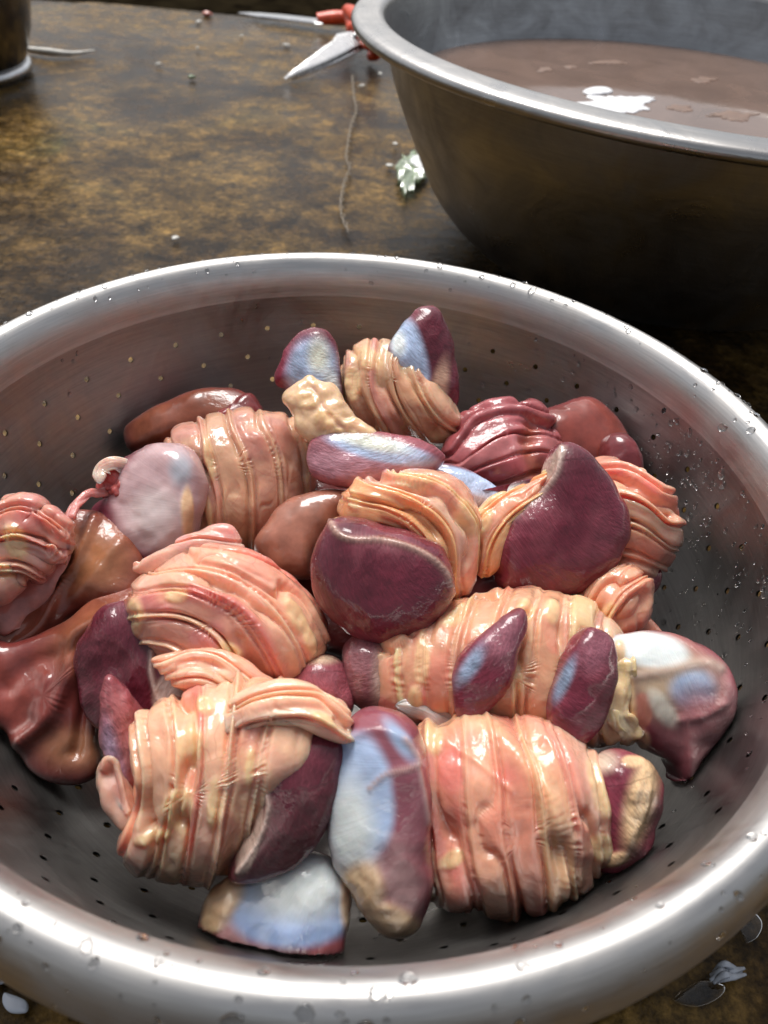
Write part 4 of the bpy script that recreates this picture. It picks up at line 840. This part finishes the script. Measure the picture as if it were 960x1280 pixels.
gut_mass('intestine_flap', [(280, 893), (300, 868), (345, 852), (395, 862), (437, 902), (432, 926), (400, 912), (370, 922), (335, 905), (300, 925), (262, 945), (250, 925)], (345, 890), .090, NV(0, .1), .006, .008, Bb,
    [[(250, 905), (320, 860), (400, 852), (445, 890)], [(250, 925), (320, 885), (390, 880), (440, 915)], [(255, 955), (320, 920), (380, 915), (435, 935)]], 1.6, [C_CREAM*1.03, C_CREAM, C_GUT*1.08], amp=.0022, fats=[(268, 905, 16, 12), (405, 900, 18, 8, 30)], seed=51, rings=50, m=160)
pillow('membrane_fold', [(121, 965), (130, 946), (146, 948), (158, 972), (166, 1008), (176, 1030), (158, 1036), (134, 1015), (122, 990)], (143, 985), .062, NV(-.3, .1), .004, .007, M['gut'], Bb, lambda i: np.tile(C_CREAM*.93, (len(i['V']), 1))*(1+.12*fbm(i['V'], 70, 3, 2))[:, None], seed=73, lump=.002, lines=[([(128, 962), (134, 950), (146, 955), (154, 985), (160, 1015)], .0012, .0014), ([(138, 970), (146, 1000)], .004, -.003, (.66, .32, .26))])

# ---- A: front bundle --------------------------------------------------------------------
A = bundle('largest gizzard with two blue-white tendon lobes and salmon intestine wound in bands', 560, 1030, .016)
gA = gut_mass('intestine', [(515, 932), (590, 903), (680, 905), (735, 938), (757, 985), (755, 1050), (728, 1095), (680, 1124), (590, 1118), (525, 1100)], (635, 1012), .052, NV(0, .1), .028, .030, A,
    [[(512, 905), (520, 1010), (530, 1115)], [(556, 900), (560, 1010), (572, 1126)], [(596, 898), (606, 1010), (620, 1132)], [(626, 898), (652, 1000), (664, 1132)], [(662, 898), (694, 990), (704, 1126)], [(702, 908), (726, 990), (728, 1100)], [(756, 920), (764, 1000), (764, 1100)], [(800, 950), (806, 1000), (800, 1060)]], 1.5,
    [C_GUT, C_GUT2*1.04, C_GUT*1.05, (.72, .39, .23), C_GUT2, C_CREAM*.96], amp=.0024, fats=[(566, 1074, 16, 12, -30), (545, 928, 10, 16), (742, 985, 9, 40, -15), (748, 1060, 10, 20)], seed=41, lines=[([(545, 915), (592, 906), (636, 938), (676, 988), (702, 1050), (706, 1118)], .0042, .0026, (.74, .43, .25)), ([(655, 900), (692, 932), (718, 990), (722, 1060)], .004, .0018, (.70, .29, .22)), ([(560, 930), (640, 990)], .001, .0006)])
aR = lobe('gizzard_lobe', [(738, 975), (760, 945), (795, 940), (818, 970), (816, 1015), (798, 1060), (770, 1085), (742, 1080), (734, 1030)], (776, 1010), .064, NV(.3, .05), .012, .014, A, seed=55, base=C_MUS*1.3, patches=[((.66, .44, .24), 800, 1000, 18, 60, 14, .5), ((.62, .47, .36), 752, 952, 20, 14, 0, .6)], fats=[(800, 1000, 13, 55, 12), (768, 1074, 20, 9, -15), (792, 952, 16, 9)], lump=.0022)
aL = lobe('gizzard_lobe', [(430, 915), (452, 891), (488, 889), (518, 908), (535, 945), (542, 1000), (540, 1060), (546, 1100), (532, 1145), (498, 1168), (470, 1150), (440, 1100), (418, 1075), (413, 1020), (418, 960)], (478, 1020), .066, NV(-.15, .05), .013, .016, A, seed=57, base=np.array((.27, .085, .11)),
          patches=[(C_TEN*.95, 448, 1000, 44, 86, 0, .16), (C_TENW*1.02, 436, 1035, 30, 62, 0, .55), (C_TEN*.75, 500, 925, 10, 30, -35, .6), ((.44, .18, .19), 500, 1120, 36, 45, 0, .7)], mat_=M['tendon'], e=2.7, lump=.0022, lscale=45, fats=[(452, 1112, 30, 40, 10), (484, 1152, 46, 24, 20)], lines=[([(462, 985), (482, 968), (512, 960), (524, 950), (505, 925)], .0009, .0006, (.58, .38, .34)), ([(522, 955), (530, 990), (536, 1030)], .0008, .0006, (.56, .36, .33)), ([(430, 925), (470, 912), (510, 925)], .002, .001)])
aD = lobe('gizzard_lobe', [(246, 1150), (262, 1118), (305, 1088), (360, 1066), (408, 1072), (434, 1105), (438, 1150), (430, 1198), (392, 1203), (335, 1196), (285, 1186), (250, 1172)], (350, 1138), .042, NV(-.05, .15), .011, .012, A, seed=59, base=np.array((.42, .10, .11)),
          patches=[(C_TEN*np.array((.85, .92, 1.05)), 368, 1130, 84, 56, 0, .14), (C_TENW*1.04, 375, 1105, 66, 44, 0, .55)], mat_=M['tendon'], e=2.5, lump=.0018, fats=[(280, 1122, 24, 40, 30), (330, 1082, 40, 10, -18), (266, 1152, 14, 14), (434, 1125, 12, 44, 0)])
free_strip('membrane_fold', [(745, 1070, .056), (762, 1078, .054), (776, 1074, .05), (782, 1084, .045)], .007, .004, A, (.68, .48, .28), mat_=M['fat'], seed=391)
# ------------------------------------------------------------------ water droplets on the steel
def droplets():
    V0, F0 = icos(2); Vs, Fs, k = [], [], 0
    rp = np.array(rim_profile()); dr = np.gradient(rp, axis=0); rn = np.stack([dr[:, 1], -dr[:, 0]], 1)*-1
    bowl = spline(BOWL, 80); db = np.gradient(bowl, axis=0); bn = nrm(np.stack([-db[:, 1], db[:, 0]], 1))
    rs = np.random.default_rng(5)
    for q in range(800):
        th = rs.uniform(0, 2*math.pi); on_rim = rs.random() < .5
        if on_rim:
            i = int(np.clip(rs.normal(13, 5), 2, 24)); p = rp[i]; n2 = nrm(np.array([(p[0]-.1719)/.0090, (p[1]-.0995)/.0175])/np.array([.0090, .0175])); s = rs.lognormal(-7.2, .45)
        else:
            if rs.random() < .8: th = rs.normal(.22, .38)
            i = int(79-min(38, abs(rs.normal(0, 14)))); p = bowl[i]; n2 = bn[i]; s = rs.lognormal(-7.3, .4)
        n2 = n2 if (on_rim or n2[0] < 0) else -n2
        s = min(s, .0026)
        rad = np.array([math.cos(th), math.sin(th), 0]); n3 = rad*n2[0]+np.array([0, 0, n2[1]]); t1 = np.array([-math.sin(th), math.cos(th), 0]); t2 = np.cross(n3, t1)
        c = rad*p[0]+np.array([0, 0, p[1]]); el = 1+abs(rs.normal(0, .45)) if not on_rim else 1+abs(rs.normal(0, .25)); a = rs.uniform(0, 3.1) if on_rim else rs.normal(0, .3)
        b1 = t1*math.cos(a)+t2*math.sin(a); b2 = -t1*math.sin(a)+t2*math.cos(a)
        W_ = V0*(1+.22*noise(V0*1.4+q, 1.0, q % 9))[:, None]
        Vs.append(c+n3*.00004+W_[:, :1]*b1*s+W_[:, 1:2]*b2*s*el+np.maximum(W_[:, 2:], -.05)*n3*s*.55); Fs += [tuple(j+k for j in f) for f in F0]; k += len(V0)
    tag(mesh_obj('water_droplets', np.vstack(Vs), Fs, M['clear']), 'clear water droplets beaded over the colander rim and wall', 'droplets', kind='stuff')
droplets()
